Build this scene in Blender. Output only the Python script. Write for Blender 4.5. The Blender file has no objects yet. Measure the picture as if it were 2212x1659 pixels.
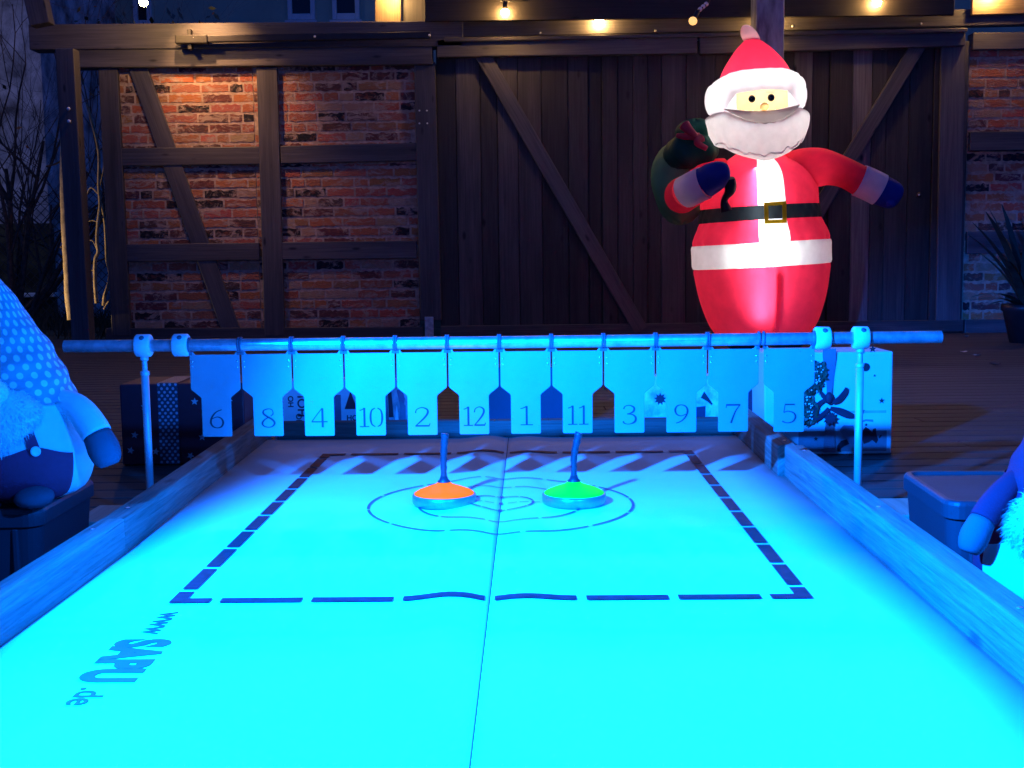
import bpy, math, random
from mathutils import Vector, Matrix, Quaternion
random.seed(7)
rnd = random.uniform
scene = bpy.context.scene
COL = scene.collection
V = Vector

# ---------------------------------------------------------------- camera maths
FPX, PW, PH = 2592.0, 2212.0, 1659.0          # focal length and frame, in one common unit
PITCH, ROLL, CAMZ, HB = math.atan(279.5/2592.0), 0.012, 0.66, 0.06
cF = V((0, math.cos(PITCH), -math.sin(PITCH)))
_R0, _U0 = V((1, 0, 0)), V((0, math.sin(PITCH), math.cos(PITCH)))
cR = _R0*math.cos(ROLL) - _U0*math.sin(ROLL)
cU = _U0*math.cos(ROLL) + _R0*math.sin(ROLL)
def _dir(px, py): return cF*FPX + cR*(px-PW/2) + cU*(PH/2-py)
def at(px, py, Y):
    d = _dir(px, py); k = Y/d.y
    return V((k*d.x, Y, CAMZ+k*d.z))
def atz(px, py, z):
    d = _dir(px, py); k = (z-CAMZ)/d.z
    return V((k*d.x, k*d.y, z))
LANE_YAW, LANE_X = 0.0163, -0.0769
def lane(x, y, z=0.0):
    c, s = math.cos(LANE_YAW), math.sin(LANE_YAW)
    return V((LANE_X + x*c + y*s, -x*s + y*c, z))

# ---------------------------------------------------------------- mesh builder
class MB:
    def __init__(s):
        s.v = []; s.f = []; s.uv = []; s.mi = []; s.c = []; s.sm = []
    def face(s, idx, uv=None, m=0, c=(1, 1, 1), smooth=False):
        s.f.append(tuple(idx)); s.uv.append(uv or [(s.v[i][0], s.v[i][2]) for i in idx])
        s.mi.append(m); s.c.append(c); s.sm.append(smooth)
    def add(s, *pts):
        b = len(s.v); s.v += [V(p) for p in pts]; return list(range(b, b+len(pts)))
    def box(s, o, size, ax=(1, 0, 0), ay=(0, 1, 0), az=(0, 0, 1), m=0, c=(1, 1, 1), grain=0, taper=1.0):
        o = V(o); ax, ay, az = V(ax), V(ay), V(az)
        hx, hy, hz = size[0]/2, size[1]/2, size[2]/2
        ou, ov = rnd(0, 50), rnd(0, 50)
        b = len(s.v); loc = []
        for k in (-1, 1):
            t = taper if k > 0 else 1.0
            for j in (-1, 1):
                for i in (-1, 1):
                    l = (i*hx*t, j*hy*t, k*hz); loc.append(l)
                    s.v.append(o + ax*l[0] + ay*l[1] + az*l[2])
        for q in ((0, 2, 3, 1), (4, 5, 7, 6), (0, 1, 5, 4), (2, 6, 7, 3), (0, 4, 6, 2), (1, 3, 7, 5)):
            uv = []
            for i in q:
                l = loc[i]; oth = [l[k] for k in range(3) if k != grain]
                uv.append((l[grain]+ou, oth[0]*1.0+oth[1]*1.37+ov))
            s.face([b+i for i in q], uv, m, c)
    def beam(s, p0, p1, w, d, up=None, depth=(0, 1, 0), m=0, c=(1, 1, 1)):
        p0, p1 = V(p0), V(p1); ax = (p1-p0).normalized(); ay = V(depth)
        ay = (ay - ax*ay.dot(ax)).normalized(); az = ax.cross(ay)
        s.box((p0+p1)/2, ((p1-p0).length, d, w), ax, ay, az, m, c, 0)
    def grid(s, fn, us, vs, closed=False, m=0, c=(1, 1, 1), uvfn=None, mfn=None, smooth=True, skip=None):
        b = len(s.v); nu, nv = len(us), len(vs)
        for v in vs:
            for u in us: s.v.append(V(fn(u, v)))
        for j in range(nv-1):
            for i in range(nu if closed else nu-1):
                i2 = (i+1) % nu
                um, vm = (us[i]+(us[i+1] if i+1 < nu else us[i]+1e-3))/2, (vs[j]+vs[j+1])/2
                if skip and skip(um, vm): continue
                q = (b+j*nu+i, b+j*nu+i2, b+(j+1)*nu+i2, b+(j+1)*nu+i)
                U = us[i2] if i2 > i else us[i]+(us[1]-us[0])
                uv = [(us[i], vs[j]), (U, vs[j]), (U, vs[j+1]), (us[i], vs[j+1])]
                if uvfn: uv = [uvfn(*t) for t in uv]
                s.face(q, uv, mfn(um, vm) if mfn else m, c, smooth)
    def tube(s, pts, rad, n=10, cap=True, m=0, c=(1, 1, 1), sx=1.0):
        pts = [V(p) for p in pts]; k = len(pts)
        if not hasattr(rad, '__len__'): rad = [rad]*k
        T = [(pts[min(i+1, k-1)]-pts[max(i-1, 0)]).normalized() for i in range(k)]
        up = V((0, 0, 1)) if abs(T[0].z) < 0.9 else V((0, 1, 0))
        N = (up - T[0]*up.dot(T[0])).normalized(); b = len(s.v); L = 0
        for i in range(k):
            N = (N - T[i]*N.dot(T[i])).normalized(); Bn = T[i].cross(N)
            for j in range(n):
                a = 2*math.pi*j/n
                s.v.append(pts[i] + N*(math.cos(a)*rad[i]) + Bn*(math.sin(a)*rad[i]*sx))
        for i in range(k-1):
            dl = (pts[i+1]-pts[i]).length
            for j in range(n):
                j2 = (j+1) % n
                r0 = rad[i]*6.28/n
                s.face((b+i*n+j, b+i*n+j2, b+(i+1)*n+j2, b+(i+1)*n+j),
                       [(L, j*r0), (L, (j+1)*r0), (L+dl, (j+1)*r0), (L+dl, j*r0)], m, c, True)
            L += dl
        if cap:
            s.face([b+j for j in range(n)][::-1], None, m, c); s.face([b+(k-1)*n+j for j in range(n)], None, m, c)
    def lathe(s, prof, n=32, o=(0, 0, 0), axis=None, m=0, c=(1, 1, 1), smooth=True):
        o = V(o); q = V((0, 0, 1)).rotation_difference(V(axis)) if axis else Quaternion()
        b = len(s.v); k = len(prof)
        for (r, z) in prof:
            for j in range(n):
                a = 2*math.pi*j/n
                s.v.append(o + q @ V((r*math.cos(a), r*math.sin(a), z)))
        for i in range(k-1):
            for j in range(n):
                j2 = (j+1) % n
                s.face((b+i*n+j, b+i*n+j2, b+(i+1)*n+j2, b+(i+1)*n+j),
                       [(j/n, prof[i][1]), ((j+1)/n, prof[i][1]), ((j+1)/n, prof[i+1][1]), (j/n, prof[i+1][1])], m, c, smooth)
        if prof[0][0] > 1e-4: s.face([b+j for j in range(n)][::-1], None, m, c)
        if prof[-1][0] > 1e-4: s.face([b+(k-1)*n+j for j in range(n)], None, m, c)
    def ell(s, o, r, n=20, k=12, m=0, c=(1, 1, 1), rot=None, warp=None):
        o = V(o); R = rot or Matrix.Identity(3)
        us = [2*math.pi*i/n for i in range(n)]; vs = [-math.pi/2 + math.pi*j/k for j in range(k+1)]
        vs[0] += 1e-3; vs[-1] -= 1e-3
        def fn(u, v):
            p = V((r[0]*math.cos(u)*math.cos(v), r[1]*math.sin(u)*math.cos(v), r[2]*math.sin(v)))
            if warp: p = p*warp(u, v)
            return o + R @ p
        s.grid(fn, us, vs, True, m, c)
    def prism(s, poly, t, o, ax, ay, m=0, c=(1, 1, 1), sides=True):
        """flat polygon in the ax/ay plane, thickness t along ax x ay (front face at o + n*t)"""
        o, ax, ay = V(o), V(ax), V(ay); nrm = ax.cross(ay); k = len(poly)
        a = s.add(*[o + ax*p[0] + ay*p[1] + nrm*t for p in poly])
        s.face(a, [(p[0], p[1]) for p in poly], m, c)
        if sides:
            b = s.add(*[o + ax*p[0] + ay*p[1] for p in poly])
            s.face(b[::-1], [(p[0], p[1]) for p in poly][::-1], m, c)
            for i in range(k):
                j = (i+1) % k
                s.face((a[i], b[i], b[j], a[j]), None, m, c)
    def ribbon(s, pts, w, fn, m=0, c=(1, 1, 1)):
        """flat stroke through 2-D pts with widths w; fn maps (x, y) to 3-D"""
        k = len(pts); L = []; Rr = []
        for i in range(k):
            a, b = pts[max(i-1, 0)], pts[min(i+1, k-1)]
            tx, ty = b[0]-a[0], b[1]-a[1]; l = math.hypot(tx, ty) or 1
            nx, ny = -ty/l*w[i]/2, tx/l*w[i]/2
            L.append((pts[i][0]+nx, pts[i][1]+ny)); Rr.append((pts[i][0]-nx, pts[i][1]-ny))
        li = s.add(*[fn(*p) for p in L]); ri = s.add(*[fn(*p) for p in Rr])
        for i in range(k-1):
            s.face((ri[i], ri[i+1], li[i+1], li[i]), None, m, c)
    def hair(s, p, n, length, w, droop=0.3, m=0, c=(1, 1, 1)):
        p, n = V(p), V(n).normalized(); side = n.cross(V((rnd(-1, 1), rnd(-1, 1), rnd(-1, 1)))).normalized()
        q = p + n*length*0.5; e = p + n*length + V((0, 0, -1))*length*droop
        i = s.add(p-side*w, p+side*w, q+side*w*0.7, q-side*w*0.7, e)
        s.face((i[0], i[1], i[2], i[3]), None, m, c, True); s.face((i[3], i[2], i[4]), None, m, c, True)
    def build(s, name, mats, parent=None, bevel=0, segs=2, sub=0, solid=0, origin=None):
        me = bpy.data.meshes.new(name)
        org = V(origin) if origin is not None else None
        me.from_pydata([(p-org if org else p) for p in s.v], [], s.f); me.update()
        me.uv_layers.new(name='UVMap'); me.color_attributes.new('Col', 'FLOAT_COLOR', 'CORNER')
        uvs = []; cols = []
        for k, q in enumerate(s.f):
            for t in s.uv[k]: uvs += [t[0], t[1]]
            cols += [s.c[k][0], s.c[k][1], s.c[k][2], 1.0]*len(q)
        me.uv_layers['UVMap'].data.foreach_set('uv', uvs)
        me.color_attributes['Col'].data.foreach_set('color', cols)
        me.polygons.foreach_set('material_index', s.mi); me.polygons.foreach_set('use_smooth', s.sm)
        for mt in (mats if isinstance(mats, (list, tuple)) else [mats]): me.materials.append(mt)
        o = bpy.data.objects.new(name, me); COL.objects.link(o)
        if org: o.location = org
        if parent is not None: o.parent = parent
        if bevel:
            b = o.modifiers.new('Bevel', 'BEVEL'); b.width = bevel; b.segments = segs; b.limit_method = 'ANGLE'; b.angle_limit = 0.6
        if solid:
            b = o.modifiers.new('Solid', 'SOLIDIFY'); b.thickness = solid; b.offset = -1
        if sub:
            b = o.modifiers.new('Sub', 'SUBSURF'); b.levels = sub; b.render_levels = sub
        return o

def tag(o, label, cat, group=None, kind=None):
    if label: o['label'] = label
    if cat: o['category'] = cat
    if group: o['group'] = group
    if kind: o['kind'] = kind
    return o
def empty(name, loc=(0, 0, 0), rot=(0, 0, 0)):
    o = bpy.data.objects.new(name, None); COL.objects.link(o); o.location = loc; o.rotation_euler = rot
    o.empty_display_size = 0.05
    return o
def spline(pts, n=8):
    out = []; k = len(pts)
    for i in range(k-1):
        p0, p1, p2, p3 = pts[max(i-1, 0)], pts[i], pts[i+1], pts[min(i+2, k-1)]
        for j in range(n):
            t = j/n
            out.append(tuple(0.5*((2*b)+(c-a)*t+(2*a-5*b+4*c-d)*t*t+(3*b-a-3*c+d)*t**3) for a, b, c, d in zip(p0, p1, p2, p3)))
    out.append(tuple(pts[-1])); return out
def interp(tab, x):
    if x <= tab[0][0]: return tab[0][1]
    for i in range(len(tab)-1):
        if x <= tab[i+1][0]:
            p0, p1, p2, p3 = tab[max(i-1, 0)], tab[i], tab[i+1], tab[min(i+2, len(tab)-1)]
            t = (x-p1[0])/(p2[0]-p1[0]); h = p2[0]-p1[0]
            m1 = (p2[1]-p0[1])/max(p2[0]-p0[0], 1e-6)*h; m2 = (p3[1]-p1[1])/max(p3[0]-p1[0], 1e-6)*h
            return (2*t**3-3*t*t+1)*p1[1]+(t**3-2*t*t+t)*m1+(-2*t**3+3*t*t)*p2[1]+(t**3-t*t)*m2
    return tab[-1][1]
def smooth01(a, b, x):
    t = max(0, min(1, (x-a)/(b-a))); return t*t*(3-2*t)

# ---------------------------------------------------------------- materials
def newmat(name):
    m = bpy.data.materials.new(name); m.use_nodes = True
    nt = m.node_tree; b = nt.nodes['Principled BSDF']
    return m, nt, b
def N(nt, t, **kw):
    n = nt.nodes.new(t)
    for k, v in kw.items(): setattr(n, k, v)
    return n
def rgb(c): return (c[0], c[1], c[2], 1)
def ramp(nt, fac, stops):
    r = N(nt, 'ShaderNodeValToRGB'); e = r.color_ramp.elements
    while len(e) < len(stops): e.new(0.5)
    for i, (p, c) in enumerate(stops): e[i].position = p; e[i].color = rgb(c)
    nt.links.new(fac, r.inputs[0]); return r.outputs[0]
def coords(nt, kind='Object', scale=(1, 1, 1)):
    tc = N(nt, 'ShaderNodeTexCoord'); mp = N(nt, 'ShaderNodeMapping'); mp.inputs['Scale'].default_value = scale
    nt.links.new(tc.outputs[kind], mp.inputs[0]); return mp.outputs[0]
def noise(nt, vec, scale, detail=4, rough=0.6, dist=0):
    n = N(nt, 'ShaderNodeTexNoise'); n.inputs['Scale'].default_value = scale; n.inputs['Detail'].default_value = detail
    n.inputs['Roughness'].default_value = rough; n.inputs['Distortion'].default_value = dist
    nt.links.new(vec, n.inputs['Vector']); return n.outputs['Fac']
def mix(nt, a, b, fac, mode='MIX'):
    n = N(nt, 'ShaderNodeMix', data_type='RGBA', blend_type=mode)
    for s, v in ((0, fac), (6, a), (7, b)):
        if hasattr(v, 'links'): nt.links.new(v, n.inputs[s])
        elif s == 0: n.inputs[s].default_value = v
        else: n.inputs[s].default_value = rgb(v)
    return n.outputs[2]
def bump(nt, b, h, strength, dist=0.01):
    n = N(nt, 'ShaderNodeBump'); n.inputs['Strength'].default_value = strength; n.inputs['Distance'].default_value = dist
    nt.links.new(h, n.inputs['Height']); nt.links.new(n.outputs[0], b.inputs['Normal'])
def simple(name, c, rough=0.5, metal=0.0, var=0.12, scale=12, bmp=0.0, bscale=200, spec=None, kind='Object', vscale=(1, 1, 1), coat=0):
    m, nt, b = newmat(name); b.inputs['Roughness'].default_value = rough; b.inputs['Metallic'].default_value = metal
    vec = coords(nt, kind, vscale)
    f = noise(nt, vec, scale)
    lo = tuple(x*(1-var*2) for x in c); hi = tuple(min(1, x*(1+var*2)) for x in c)
    nt.links.new(ramp(nt, f, [(0.3, lo), (0.7, hi)]), b.inputs['Base Color'])
    if bmp: bump(nt, b, noise(nt, vec, bscale, 3), bmp, 0.003)
    if spec is not None: b.inputs['Specular IOR Level'].default_value = spec
    if coat: b.inputs['Coat Weight'].default_value = coat
    return m
def wood(name, dark, light, rough=0.7, bmp=0.35, across=55, along=2.2, knots=True, tint=None):
    m, nt, b = newmat(name); b.inputs['Roughness'].default_value = rough
    uv = coords(nt, 'UV', (along, across, 1)); uv2 = coords(nt, 'UV', (0.7, 5, 1)); uv3 = coords(nt, 'UV', (3.0, 7, 1))
    g = noise(nt, uv, 1.0, 5, 0.65, 0.5); w = noise(nt, uv2, 1.0, 3, 0.5, 0.2)
    col = ramp(nt, g, [(0.25, dark), (0.75, light)])
    col = mix(nt, col, tuple(x*0.55 for x in dark), ramp(nt, w, [(0.45, (0, 0, 0)), (0.72, (0.75, 0.75, 0.75))]))
    if knots:
        vo = N(nt, 'ShaderNodeTexVoronoi'); vo.inputs['Scale'].default_value = 1.0; vo.inputs['Randomness'].default_value = 1.0
        nt.links.new(uv3, vo.inputs['Vector'])
        kf = ramp(nt, vo.outputs['Distance'], [(0.05, (1, 1, 1)), (0.13, (0, 0, 0))])
        col = mix(nt, col, tuple(x*0.3 for x in dark), kf)
    at_ = N(nt, 'ShaderNodeAttribute'); at_.attribute_name = 'Col'
    col = mix(nt, col, at_.outputs['Color'], 1.0, 'MULTIPLY')
    nt.links.new(col, b.inputs['Base Color'])
    bump(nt, b, g, bmp, 0.004)
    return m
def fabric(name, c, trans=0.0, rough=0.9, weave=900, var=0.06, wr=0.0):
    """cloth; trans > 0 lets the light inside an inflatable glow through its thin skin"""
    m, nt, b = newmat(name); vec = coords(nt, 'Object')
    f = noise(nt, vec, 9, 4); lo = tuple(x*(1-var*2) for x in c); hi = tuple(min(1, x*(1+var)) for x in c)
    col = ramp(nt, f, [(0.3, lo), (0.7, hi)])
    nt.links.new(col, b.inputs['Base Color']); b.inputs['Roughness'].default_value = rough
    b.inputs['Specular IOR Level'].default_value = 0.25
    bn = N(nt, 'ShaderNodeBump'); bn.inputs['Strength'].default_value = 0.25 if not wr else wr; bn.inputs['Distance'].default_value = 0.004 if not wr else 0.02
    nt.links.new(noise(nt, vec, weave if not wr else 14, 3), bn.inputs['Height']); nt.links.new(bn.outputs[0], b.inputs['Normal'])
    if trans:
        t = N(nt, 'ShaderNodeBsdfTranslucent'); nt.links.new(col, t.inputs['Color'])
        ms = N(nt, 'ShaderNodeMixShader'); ms.inputs[0].default_value = trans
        nt.links.new(b.outputs[0], ms.inputs[1]); nt.links.new(t.outputs[0], ms.inputs[2])
        nt.links.new(ms.outputs[0], nt.nodes['Material Output'].inputs['Surface'])
    return m
def emit(name, c, s):
    m, nt, b = newmat(name); b.inputs['Base Color'].default_value = rgb(c)
    b.inputs['Emission Color'].default_value = rgb(c); b.inputs['Emission Strength'].default_value = s
    return m
def dots(name, base, dot, p, r=0.27, rough=0.8):
    m, nt, b = newmat(name); b.inputs['Roughness'].default_value = rough
    def lat(off):
        tc = N(nt, 'ShaderNodeTexCoord'); mp = N(nt, 'ShaderNodeMapping')
        mp.inputs['Scale'].default_value = (1/p, 1/(p*1.25), 1); mp.inputs['Location'].default_value = (off, off, 0)
        nt.links.new(tc.outputs['UV'], mp.inputs[0])
        fr = N(nt, 'ShaderNodeVectorMath', operation='FRACTION'); nt.links.new(mp.outputs[0], fr.inputs[0])
        sb = N(nt, 'ShaderNodeVectorMath', operation='SUBTRACT'); nt.links.new(fr.outputs[0], sb.inputs[0]); sb.inputs[1].default_value = (0.5, 0.5, 0)
        ml = N(nt, 'ShaderNodeVectorMath', operation='MULTIPLY'); nt.links.new(sb.outputs[0], ml.inputs[0]); ml.inputs[1].default_value = (1, 1.25, 0)
        ln = N(nt, 'ShaderNodeVectorMath', operation='LENGTH'); nt.links.new(ml.outputs[0], ln.inputs[0])
        return ramp(nt, ln.outputs['Value'], [(r-0.03, (1, 1, 1)), (r+0.03, (0, 0, 0))])
    f = mix(nt, lat(0.0), lat(0.5), 1.0, 'LIGHTEN')
    nt.links.new(mix(nt, base, dot, f), b.inputs['Base Color'])
    bump(nt, b, noise(nt, coords(nt, 'Object'), 500, 3), 0.3, 0.002)
    return m

M = {}
M['timber'] = wood('timber', (0.05, 0.047, 0.055), (0.14, 0.128, 0.135), rough=0.52)
M['timber_pale'] = wood('timber_pale', (0.16, 0.105, 0.06), (0.36, 0.26, 0.16))
M['plank'] = wood('plank', (0.036, 0.034, 0.039), (0.105, 0.098, 0.107), across=70)
M['deck'] = wood('deck_wood', (0.034, 0.025, 0.022), (0.09, 0.07, 0.06), rough=0.6, across=90, along=1.5)
M['rail'] = wood('rail_wood', (0.13, 0.10, 0.08), (0.42, 0.34, 0.28), rough=0.85, across=75, along=4.5, bmp=0.5)
M['foot'] = wood('foot_wood', (0.3, 0.2, 0.14), (0.6, 0.45, 0.33), across=40)

def brick_mat():
    m, nt, b = newmat('brick'); b.inputs['Roughness'].default_value = 0.92
    vec = coords(nt, 'Object', (1, 1, 1.6)); at_ = N(nt, 'ShaderNodeAttribute'); at_.attribute_name = 'Col'
    n1 = noise(nt, vec, 24, 6, 0.75); n2 = noise(nt, vec, 8, 6, 0.75, 0.9); n3 = noise(nt, vec, 55, 5); n4 = noise(nt, vec, 15, 5, 0.7, 0.4)
    col = mix(nt, at_.outputs['Color'], (0.45, 0.13, 0.07), ramp(nt, n4, [(0.5, (0, 0, 0)), (0.7, (0.5, 0.5, 0.5))]))
    col = mix(nt, col, (0.035, 0.022, 0.024), ramp(nt, n1, [(0.60, (0, 0, 0)), (0.78, (0.75, 0.75, 0.75))]))
    col = mix(nt, col, (0.44, 0.315, 0.245), ramp(nt, n2, [(0.50, (0, 0, 0)), (0.60, (0.92, 0.92, 0.92))]))
    nt.links.new(col, b.inputs['Base Color']); bump(nt, b, n3, 0.9, 0.008)
    return m
M['brick'] = brick_mat()
M['mortar'] = simple('mortar', (0.47, 0.34, 0.26), 0.95, var=0.16, scale=30, bmp=0.6, bscale=120)
M['white_board'] = simple('white_board', (0.82, 0.81, 0.78), 0.7, var=0.02, scale=5, bmp=0.04, bscale=60, spec=0.03)
M['mark'] = simple('marking_red', (0.17, 0.028, 0.035), 0.6, var=0.15, scale=60, spec=0.2)
M['mark_thin'] = simple('marking_grey', (0.18, 0.11, 0.14), 0.6, var=0.15, scale=60, spec=0.2)
M['letter'] = simple('lettering_grey', (0.085, 0.085, 0.09), 0.6, var=0.05, spec=0.2)
M['seam'] = simple('seam_dark', (0.06, 0.05, 0.05), 0.8)
M['alu'] = simple('aluminium', (0.30, 0.30, 0.31), 0.5, 0.35, 0.05, 6, 0.12, 300)
M['galv'] = simple('galvanised', (0.62, 0.62, 0.64), 0.38, 0.8, 0.15, 30, 0.1, 150)
M['post_steel'] = simple('post_steel', (0.66, 0.66, 0.66), 0.45, 0.3, 0.06, 20)
M['rivet'] = simple('rivet', (0.85, 0.85, 0.85), 0.2, 0.9, 0.02)
M['steel'] = simple('polished_steel', (0.36, 0.37, 0.38), 0.34, 0.55, 0.08, 40)
M['white_plastic'] = simple('white_plastic', (0.82, 0.82, 0.8), 0.5, var=0.02)
M['num'] = simple('engraved_number', (0.022, 0.025, 0.035), 0.7, var=0.05)
M['strap'] = simple('dark_loop', (0.10, 0.10, 0.13), 0.6)
M['rubber'] = simple('rubber_handle', (0.035, 0.035, 0.045), 0.38, var=0.1, bmp=0.1, bscale=90)
M['black'] = simple('black_plastic', (0.012, 0.012, 0.014), 0.5)
M['tube'] = simple('dark_tube', (0.02, 0.02, 0.025), 0.45, 0.2)
M['bolt'] = simple('zinc_bolt', (0.92, 0.92, 0.95), 0.2, 0.35, 0.02)
M['box'] = simple('box_plastic', (0.045, 0.045, 0.055), 0.38, var=0.05, scale=4, bmp=0.15, bscale=500)
M['boxtop'] = simple('box_lid_plastic', (0.055, 0.045, 0.045), 0.5, var=0.1, scale=8, bmp=0.2, bscale=400)
M['post'] = simple('painted_post', (0.42, 0.42, 0.42), 0.6, var=0.3, scale=9, bmp=0.3, bscale=40, vscale=(1, 1, 0.3))
M['fascia'] = wood('fascia_wood', (0.014, 0.011, 0.012), (0.04, 0.03, 0.027))
M['render'] = simple('house_render', (0.40, 0.52, 0.40), 0.9, var=0.06, scale=2, bmp=0.3, bscale=60)
M['render_pale'] = simple('pale_render', (0.52, 0.48, 0.5), 0.9, var=0.38, scale=3.2, bmp=0.3, bscale=30)
M['frame_white'] = simple('window_frame', (0.75, 0.78, 0.78), 0.5, var=0.03)
M['glass'] = simple('window_glass', (0.015, 0.02, 0.03), 0.08, var=0.02)
M['bark'] = simple('bark', (0.09, 0.06, 0.045), 0.9, var=0.3, scale=25, bmp=0.6, bscale=60)
M['bark_pale'] = simple('pale_bark', (0.42, 0.33, 0.2), 0.9, var=0.2, scale=25, bmp=0.6, bscale=60)
M['leaf_orange'] = simple('withered_leaf', (0.55, 0.22, 0.07), 0.7)
M['leaf_pale'] = simple('pale_dry_leaf', (0.5, 0.45, 0.4), 0.8)
M['leaf_dark'] = simple('dark_leaf', (0.014, 0.03, 0.024), 0.4, var=0.25)
M['wire'] = simple('fence_wire', (0.06, 0.07, 0.07), 0.6, 0.3)
M['soil'] = simple('garden_soil', (0.06, 0.055, 0.03), 0.95, var=0.4, scale=5, bmp=1, bscale=30)
M['cable'] = simple('cable', (0.015, 0.015, 0.015), 0.5)
M['bulb'] = emit('lit_bulb', (1.0, 0.56, 0.17), 380)
M['bulb_fill'] = emit('overhead_fill_bulb', (1.0, 0.56, 0.2), 95)
M['bulb_dim'] = emit('dim_bulb', (1.0, 0.55, 0.18), 1.2)

# ================================================================ SETTING
def deck():
    b = MB(); y = -1.2; w = 0.118
    while y < 9.9:
        c = rnd(0.75, 1.2)
        x = -5.2 + rnd(-1.5, 0)
        while x < 6.2:
            L = rnd(2.6, 4.2)
            b.box((x+L/2, y+w/2, -0.014), (L-0.003, w-0.009, 0.028), c=(c*rnd(0.9, 1.1),)*3, grain=0)
            x += L
        y += w
    o = b.build('deck', M['deck'], bevel=0.002, segs=1); o['kind'] = 'structure'
    b = MB(); b.grid(lambda u, v: (u, v, -0.05 + (0.10*(math.sin(u*2.1+v)*0.5+math.sin(v*3.3-u)*0.5) if v > 10.2 else 0)),
                     [-60+i*2 for i in range(25)]+[-12+i*0.5 for i in range(49)]+[14+i*3 for i in range(15)],
                     [-40, -20, -8, -2]+[0+i*1.5 for i in range(7)]+[10.3+i*0.4 for i in range(24)]+[22, 30, 60])
    o = b.build('garden_ground', M['soil']); o['kind'] = 'structure'
deck()

YF = 9.5
YT = YF-0.03                 # brick face; timber stands 30 mm proud
def up_dir(): return V((0, 0, 1))
def brick_panel(parent, x0, x1, z0, z1):
    b = MB()
    b.box(((x0+x1)/2, YF+0.06, (z0+z1)/2), (x1-x0, 0.1, z1-z0), m=1)
    z = z0+0.004; row = 0
    H = 0.0768
    while z < z1-0.02:
        h = min(H, z1-z)-0.017
        x = x0 - rnd(0, 0.2)
        while x < x1-0.01:
            L = rnd(0.2, 0.27) if random.random() < 0.72 else rnd(0.10, 0.14)
            a, e = max(x, x0+0.003), min(x+L-0.016, x1-0.003)
            if e-a > 0.025:
                t = random.random()
                if t < 0.11: c = (0.012, 0.012, 0.02)
                elif t < 0.30: c = (rnd(0.09, 0.15), rnd(0.04, 0.06), rnd(0.04, 0.05))
                elif t < 0.42: c = (rnd(0.36, 0.44), rnd(0.22, 0.27), rnd(0.13, 0.17))
                else: c = (rnd(0.32, 0.50), rnd(0.10, 0.17), rnd(0.055, 0.09))
                nx = max(4, int((e-a)/0.02)); out = []; jt = [rnd(-0.011, 0.005) for _ in range(nx+1)]; jb = [rnd(-0.004, 0.007) for _ in range(nx+1)]
                xs = [a+(e-a)*i/nx for i in range(nx+1)]
                pr = rnd(0.0, 0.007)
                poly = [(xs[i], z+jb[i]) for i in range(nx+1)] + [(xs[i], z+h+jt[i]) for i in range(nx, -1, -1)]
                b.prism(poly, pr*0.45+0.004, (0, YF+0.0125, 0), (1, 0, 0), (0, 0, 1), c=c, sides=True)
            x += L
        z += H; row += 1
    return b.build('brick_panel', [M['brick'], M['mortar']], parent)

def screws(parent, pts, Y, r=0.011, name='screw', mat='bolt'):
    for p in pts:
        q = at(p[0], p[1], Y); b = MB(); b.ell((q.x, Y, q.z), (r, r*0.6, r), 12, 8); b.build(name, M[mat], parent)

def timber(parent, name, p0, p1, w, d=0.12, Y=YT, mat='timber', c=None):
    """beam between two points given on the timber face plane"""
    a = at(p0[0], p0[1], Y); e = at(p1[0], p1[1], Y); b = MB()
    a.y = e.y = Y+d/2; g = rnd(0.8, 1.15)
    b.beam(a, e, w, d, c=c or (g, g, g)); return b.build(name, M[mat], parent, bevel=0.006)

# --- left half-timbered wall
w = empty('half_timbered_wall', (-2.2, YF, 0)); w.location = (0, 0, 0)
tag(w, 'brick and timber wall section with one slanting brace left of the plank gate', 'wall')
pA = [at(232, 147, YT), at(261, 727, YT)]; pB = [at(576, 147, YT), at(593, 727, YT)]; pC = [at(917, 140, YT), at(931, 727, YT)]
zt = at(500, 143, YT).z; zm1, zm0 = at(500, 318, YT).z, at(500, 357, YT).z; zl1, zl0 = at(500, 527, YT).z, at(500, 562, YT).z
xa, xb, xc = -3.11, -1.98, -0.72
for (x0, x1) in ((xa, xb), (xb, xc)):
    for (z0, z1) in ((0.10, zl0+0.02), (zl0+0.02+0.003, zm0+0.02), (zm0+0.023, zt+0.02)):
        brick_panel(w, x0, x1-0.003, z0, z1)
for (p0, p1, wd) in (((232, 140), (262, 726), 0.15), ((576, 145), (593, 726), 0.16), ((917, 134), (931, 692), 0.165)):
    timber(w, 'post', p0, p1, wd, 0.14, YT)
for (y0, y1) in ((337.5, 329.5), (545, 541)):
    timber(w, 'rail', (255, y0+2), (560, y0-2), 0.137, 0.12, YT+0.005)
    timber(w, 'rail', (606, y0-3), (900, y1-2), 0.137, 0.12, YT+0.005)
timber(w, 'brace', (296, 143), (505, 732), 0.142, 0.1, YT+0.0125)
timber(w, 'sill', (228, 727), (915, 724), 0.13, 0.14, YT+0.003)
b = MB(); q = at(927, 712, YT-0.02); b.box((q.x, YT-0.004, 0.08), (0.07, 0.008, 0.2)); b.build('metal_foot', M['galv'], w, bevel=0.003)
screws(w, [(906, 239), (922, 239), (906, 266.5), (923, 266.5)], YT-0.003, 0.007)

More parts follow.
